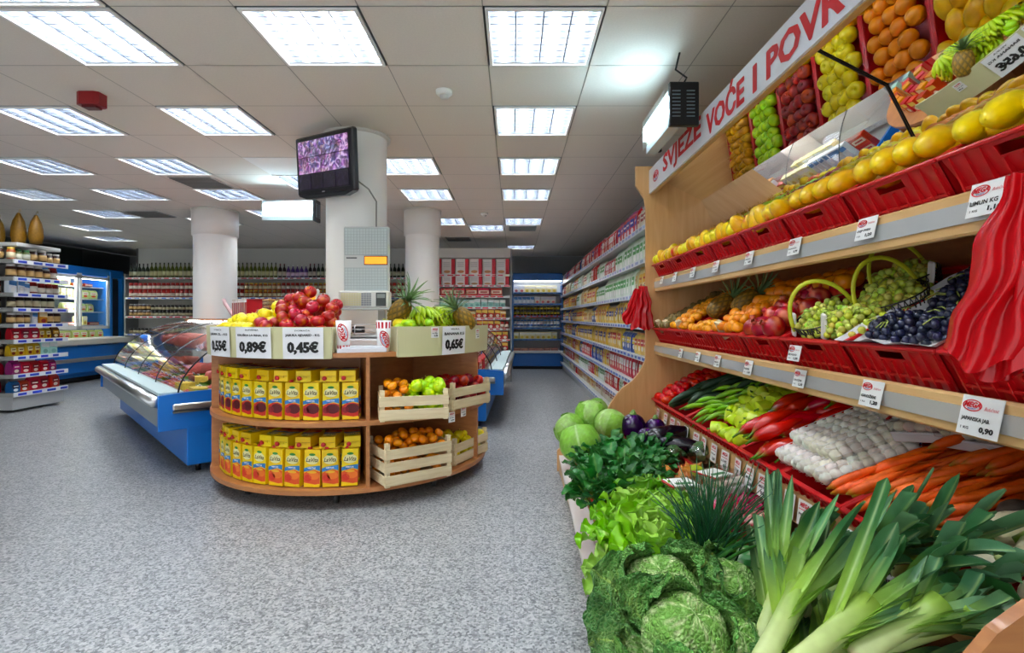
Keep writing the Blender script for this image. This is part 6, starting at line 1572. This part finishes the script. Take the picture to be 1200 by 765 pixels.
def leek(X, label, seed, L_=.75, nl=8, s=1.0, shaft=.26, fan=.5):
    # local +x from root to tips
    random.seed(seed); r = thing('leek', label, 'leek', X, 'leeks')
    b = MB(); wc, gc_ = hx('d5e0a6'), hx('9cc05c')
    b.tube([(0, 0, 0), (.012, 0, 0), (shaft*.5, 0, .002), (shaft, 0, .004), (shaft*1.2, 0, .006)], [.014*s, .019*s, .0185*s, .021*s, .024*s], wc, 16, 'leek', cols=[hx('d8cfa8'), wc, mixc(wc, gc_, .3), mixc(wc, gc_, .8), gc_])
    for k in range(10): a = k*.63; b.tube([(0, 0, 0), (-.015, .01*cos(a), .01*sin(a)), (-.03, .02*cos(a), .02*sin(a))], .0012, hx('e4dcc0'), 4)
    b.build('shaft', r)
    for i in range(nl):
        s_ = 1 if i % 2 else -1; lvl_ = i/nl
        lb = MB(); x0 = shaft*(.85+.45*lvl_); ang = s_*fan*(1-.75*lvl_)*random.uniform(.7, 1.2); el = random.uniform(-.05, .22)
        d = Vector((cos(ang)*cos(el), sin(ang)*cos(el), sin(el)))
        LL = (L_-x0)*random.uniform(.55, 1.0); W_ = .033*s*random.uniform(.75, 1.2)
        dk = jit(mixc(hx('2f6236'), hx('6a9a70'), random.random()), .1)
        bend = random.uniform(-.5, .8); tw = random.uniform(-1.0, 1.0)
        up = Vector((0, 0, 1))
        leafgrid(lb, (x0-.05, s_*.006, .004), d, up, LL, W_, bend, .9, .003, 1, (lambda x, v, dk=dk: mixc(mixc(hx('b4d668'), dk, min(1, v*1.4)), hx('b5cf8a'), .5*max(0, 1-x/.14))), 'leek', 8, 18, seed+i, random.choice([.93, .6, .75]), .75, twist=tw)
        lb.build('leaf', r)
    return r
def fw(px, py, z): # world point seen at a pixel on the height z
    Y = 620*(1.2-z)/(py-372); return Vector(((px-602)*Y/620, Y, z))
# cabbages at the far end
random.seed(4)
for i, (px, py, z, s_) in enumerate(((692, 484, .52, .98), (716, 497, .47, 1.08), (680, 520, .41, 1.2), (667, 502, .42, 1.0), (700, 480, .45, .85), (690, 512, .36, .9), (730, 505, .36, .9))):
    cabbage(T(*fw(px, py, z)) @ RZ(i*1.7) @ RX(.3*i), 'pale green cabbage in the far corner, ' + ['topmost of the pile', 'beside the eggplant', 'nearest the ledge', 'at the outer left of the pile', 'behind the topmost one', 'low between the others', 'low behind the eggplants'][i], s_, i*3.7)
fr('eggplant', T(*fw(782, 510, .46)) @ RZ(.1) @ RY(-.1) @ Matrix.Scale(1.4, 4), 'long dark glossy eggplant lying beside the round ones', 'eggplants')
o = inst('eggplant', FM['purple_eggplant'][0], T(*fw(742, 500, .47)) @ Matrix.Scale(1.9, 4), 'round almost black eggplant next to the cabbages', 'eggplant', 'eggplants')
o = inst('eggplant', FM['purple_eggplant'][0], T(*fw(768, 503, .46)) @ Matrix.Scale(1.6, 4), 'round purple eggplant between the dark ones', 'eggplant', 'eggplants')
o = inst('eggplant', FM['purple_eggplant'][0], T(*fw(757, 512, .44)) @ RX(1) @ Matrix.Scale(1.3, 4), 'small purple eggplant in front of the round ones', 'eggplant', 'eggplants')
fr('eggplant', T(*fw(795, 522, .44)) @ RZ(-.4) @ Matrix.Scale(1.2, 4), 'second long dark eggplant pointing at the price tags', 'eggplants')
# spinach
for i, (px, py, z) in enumerate(((708, 535, .35), (735, 537, .34), (704, 560, .35), (730, 560, .38), (752, 553, .34), (706, 588, .34), (722, 580, .37), (745, 575, .36), (756, 538, .34))):
    spinach(T(*fw(px, py, z)) @ RZ(i*1.3), 'bunch of dark spinach on the deck, ' + ['next to the cabbages', 'behind the middle of the spinach heap', 'at the outer edge of the heap', 'in the middle of the spinach heap', 'by the bagged broccoli', 'hanging over the ledge before the lettuce', 'just behind the lettuce', 'between lettuce and onions', 'below the eggplants'][i], .86, 30+i, 62)
# bagged broccoli, onions, trays
def broccoli(X, label):
    r = thing('wrapped_broccoli', label, 'broccoli', X, 'film wrapped broccoli'); b = MB(); random.seed(9)
    for k in range(60):
        a = random.random()*6.28; t = random.random()**.6; b.lathe(sphere_prof(.014, 1, 5), jit(hx('4a6a3c'), .2), 8, 'rough_fruit', T(.06*t*cos(a), .06*t*sin(a), .045*(1-t*t)+.02), cap=False)
    b.tube([(0, 0, -.03), (0, 0, .04)], [.02, .035], hx('93b06a'), 10); b.build('head', r)
    f = MB(); f.lathe(sphere_prof(.078, .75, 10), WHITE, 20, 'film', T(0, 0, .01)); f.build('film', r)
broccoli(T(*fw(800, 527, .40)), 'film wrapped broccoli under the rail tags, the far one'); broccoli(T(*fw(822, 533, .41)), 'film wrapped broccoli under the rail tags, the near one')
broccoli(T(*fw(790, 535, .38)), 'film wrapped broccoli next to the spinach')
random.seed(12)
for i in range(16):
    fr('onion', T(*fw(778+random.uniform(0, 42), 562+random.uniform(-12, 12), .37+.015*(i % 3))) @ rrot(), 'brown onion in the small heap behind the mushroom tray', 'brown onions')
fr('bell_pepper', T(*fw(815, 552, .41)) @ RX(1.4), 'single yellow-green bell pepper lying on the onions', 'single pepper')
for i, (px, py, a, lb) in enumerate(((806, 588, .2, 'white tray of mushrooms in front of the onions'), (843, 575, .5, 'white tray of mushrooms beside the rail tags'))):
    inst('mushroom_pack', mm, T(*fw(px, py, .38)) @ RZ(a) @ Matrix.Scale(1.1, 4), lb, 'mushroom pack', 'mushroom trays on the deck')
for i in range(26):
    fr('red_onion', T(*fw(random.uniform(828, 900), random.uniform(582, 625), .36+.02*(i % 3))) @ rrot(), 'red-purple onion on the deck behind the chives', 'red onions')
# bagged things behind the chives: red net and yellow-green bag
def sack(X, label, col, sx, sy, sz, cat='bag', nm='vegetable_bag'):
    sd = random.random()*20
    b = MB(); b.grid(30, 18, lambda u, v: (Vector((sx*cos(pi*(v-.5))*cos(2*pi*u), sy*cos(pi*(v-.5))*sin(2*pi*u), sz*sin(pi*(v-.5))))*(1+.12*noise.noise(Vector((u*9, v*7, sd)))), mixc(col, hx('e8e0c8'), max(0, noise.noise(Vector((cos(6.28*u)*3, sin(6.28*u)*3, v*6+sd)))*1.6))), 'pack'); b.build(nm, X=X, label=label, cat=cat)
sack(T(*fw(893, 612, .40)), 'dark red net bag of onions below the rail tags', hx('8c2030'), .09, .07, .04)
sack(T(*fw(885, 655, .39)), 'green and yellow printed vegetable bag behind the savoy cabbages', hx('2f7a3c'), .09, .07, .035)
sack(T(*fw(905, 640, .38)), 'pale bag of garlic bulbs near the chives', hx('d8cdb0'), .06, .05, .03)
b = MB(); b.box((0, 0, 0), (.12, .14, .05), hx('e3c81c'), 'pack', b=.01); b.box((0, 0, .026), (.08, .1, .002), hx('2f6a3a'), 'pack'); b.build('printed_packet', X=T(*fw(888, 690, .38)) @ RZ(.4), label='bright yellow printed packet under the green vegetable bag', cat='packet')
# lettuce
for i, (px, py, z, s_) in enumerate(((744, 600, .42, .95), (780, 612, .43, 1.0), (738, 630, .41, .92), (768, 636, .45, 1.0), (802, 628, .42, .92), (738, 664, .38, .82), (750, 580, .40, .9), (790, 588, .39, .85))):
    lettuce(T(*fw(px, py, z)) @ RZ(i*1.1) @ RX(.25*((i % 3)-1)), 'head of bright green lettuce, ' + ['at the far left of the lettuce heap', 'in the middle of the lettuce heap', 'at the outer edge of the heap over the ledge', 'at the front centre of the heap', 'next to the chives', 'paler one hanging low over the red crate', 'rearmost one by the spinach', 'behind the chives'][i], s_, 50+i, [hx('7cc030'), hx('86c838'), hx('84c43c'), hx('8ecb40'), hx('5aa038'), hx('a6cf6a'), hx('6cb52c'), hx('4f9a38')][i])
# chives
random.seed(8)
def chives(X, label, n=95):
    b = MB()
    for i in range(n):
        a = random.uniform(0, 6.28); t = random.random(); lean = Vector((.35*t*cos(a)+.1, .22*t*sin(a)-.06, 1)).normalized(); L_ = random.uniform(.24, .4)
        p0 = Vector((random.gauss(0, .022), random.gauss(0, .022), -.02)); k = random.uniform(0, .13)
        pts = [p0+lean*L_*s_/5+Vector((k*cos(a)*(s_/5)**2, k*sin(a)*(s_/5)**2, -k*.7*(s_/5)**2)) for s_ in range(6)]
        c = jit(hx('2f5f3a'), .25); b.tube(pts, [.0028, .003, .0028, .0025, .002, .001], c, 5, 'leek')
    b.build('chives', X=X, label=label, cat='chives', group='chive bunches')
chives(T(*fw(826, 668, .42)), 'dense upright bunch of dark green chives beside the lettuce')
chives(T(*fw(840, 672, .40)) @ RZ(1) @ RX(-.3), 'second bunch of chives leaning towards the rail tags', 60)
def onion_green(X, label):
    b = MB()
    for i in range(9):
        k = random.uniform(-.05, .05); pts = [(.07*j, (i-4)*.004*(1+j*.3)+k*(j/6)**2, .004*(i % 3)+.05*sin(j*.5)*.6) for j in range(7)]
        b.tube(pts, [.005, .006, .0055, .005, .004, .003, .0015], jit(hx('3f7a3a'), .2), 6, 'leek')
    b.build('spring_onions', X=X, label=label, cat='spring onions')
onion_green(T(*fw(800, 690, .46)) @ RZ(R(35)) @ RY(R(-8)), 'bundle of long spring onions lying across behind the savoy cabbages')
# savoy cabbages
for i, (px, py, z, s_, a, tx, ty) in enumerate(((776, 697, .46, .80, .3, -.5, -.15), (803, 748, .49, .74, 2.0, -.45, .1), (852, 695, .43, .74, 4.0, -.4, .2), (768, 775, .40, .66, 1.0, -.3, -.1), (858, 775, .40, .8, 5.2, -.3, 0), (818, 672, .37, .62, 2.7, -.2, 0))):
    savoy(T(*fw(px, py, z)) @ RX(tx*-1 if False else R(0)) @ RX(-tx) @ RY(ty) @ RZ(a), 'crinkled dark green savoy cabbage, ' + ['the large one with a wide open leaf', 'the front one at the bottom of the picture', 'the one beside the leeks', 'low one over the ledge', 'low one under the leek roots', 'half hidden one behind the others'][i], s_, 70+i)
# leeks: roots low at the front, tips up to the back right
def leek_px(p0, z0, p1, z1, seed, label, L_=None, roll=0, **kw):
    a = fw(*p0, z0); Yt = min(1.02*620/(p1[0]-602), 1.62); b_ = Vector(((p1[0]-602)*Yt/620, Yt, 1.2-(p1[1]-372)/620*Yt))
    d = (b_-a); L2 = d.length; d.normalize(); up = Vector((0, 0, 1)); up = (up-d*up.dot(d)).normalized(); side = up.cross(d)
    X = Matrix(((d.x, side.x, up.x, a.x), (d.y, side.y, up.y, a.y), (d.z, side.z, up.z, a.z), (0, 0, 0, 1))) @ RX(roll)
    leek(X, label, seed, L_ or L2, **kw)
LK = [((890, 780), .52, (1000, 585), .72, 'foremost leek with a pale shaft at the bottom edge', dict(nl=12, s=1.15, shaft=.22, fan=.45)),
      ((905, 800), .50, (1120, 625), .70, 'leek leaning right over the foremost one', dict(nl=11, s=1.1, shaft=.24, fan=.35)),
      ((960, 790), .50, (1030, 670), .72, 'short leek with broad cut leaves at the bottom', dict(nl=9, s=1.2, shaft=.18, fan=.5)),
      ((885, 770), .44, (955, 565), .74, 'leek standing steepest beside the chives', dict(nl=11, s=1.0, shaft=.22, fan=.4)),
      ((1000, 770), .52, (1180, 665), .66, 'leek with wide leaves pointing at the near end panel', dict(nl=10, s=1.1, shaft=.18, fan=.4)),
      ((940, 720), .46, (1090, 600), .66, 'leek lying below the carrots', dict(nl=11, s=1.0, shaft=.2, fan=.35)),
      ((980, 690), .44, (1150, 585), .66, 'leek lying in the middle of the heap', dict(nl=11, s=1.0, shaft=.2, fan=.35)),
      ((1010, 720), .46, (1200, 600), .62, 'leek pointing at the right picture edge', dict(nl=11, s=1.0, shaft=.2, fan=.3)),
      ((1030, 760), .50, (1230, 690), .62, 'leek low over the wooden end panel', dict(nl=11, s=1.0, shaft=.16, fan=.4)),
      ((900, 720), .40, (1010, 620), .58, 'leek low behind the foremost one', dict(nl=10, s=1.0, shaft=.2, fan=.3)),
      ((930, 690), .38, (990, 575), .62, 'leek rising in front of the garlic', dict(nl=10, s=.95, shaft=.2, fan=.3)),
      ((1040, 680), .42, (1200, 585), .6, 'leek at the back beside the zucchini', dict(nl=10, s=1.0, shaft=.2, fan=.3)),
      ((990, 660), .38, (1120, 600), .52, 'leek under the others behind the carrots', dict(nl=10, s=1.0, shaft=.2, fan=.3)),
      ((905, 690), .38, (965, 600), .54, 'leek rising at the left of the heap', dict(nl=9, s=.9, shaft=.2, fan=.3)),
      ((1060, 730), .44, (1230, 640), .56, 'leek deepest in the right corner', dict(nl=10, s=1.0, shaft=.16, fan=.35)),
      ((950, 760), .42, (1100, 680), .52, 'leek deep under the foremost ones', dict(nl=10, s=1.0, shaft=.2, fan=.4)),
      ((935, 815), .46, (1050, 700), .5, 'leek at the bottom edge between the two front ones', dict(nl=9, s=1.0, shaft=.12, fan=.5)),
      ((1010, 810), .46, (1130, 720), .5, 'leek at the bottom edge below the wooden end panel', dict(nl=9, s=1.0, shaft=.1, fan=.5)),
      ((895, 800), .42, (975, 650), .5, 'leek at the bottom edge beside the savoy cabbages', dict(nl=9, s=.9, shaft=.14, fan=.4)),
      ]
for i, (p0, z0, p1, z1, lb, kw) in enumerate(LK):
    leek_px(p0, z0, p1, z1, 200+i, lb, roll=random.uniform(-.4, .4), **kw)
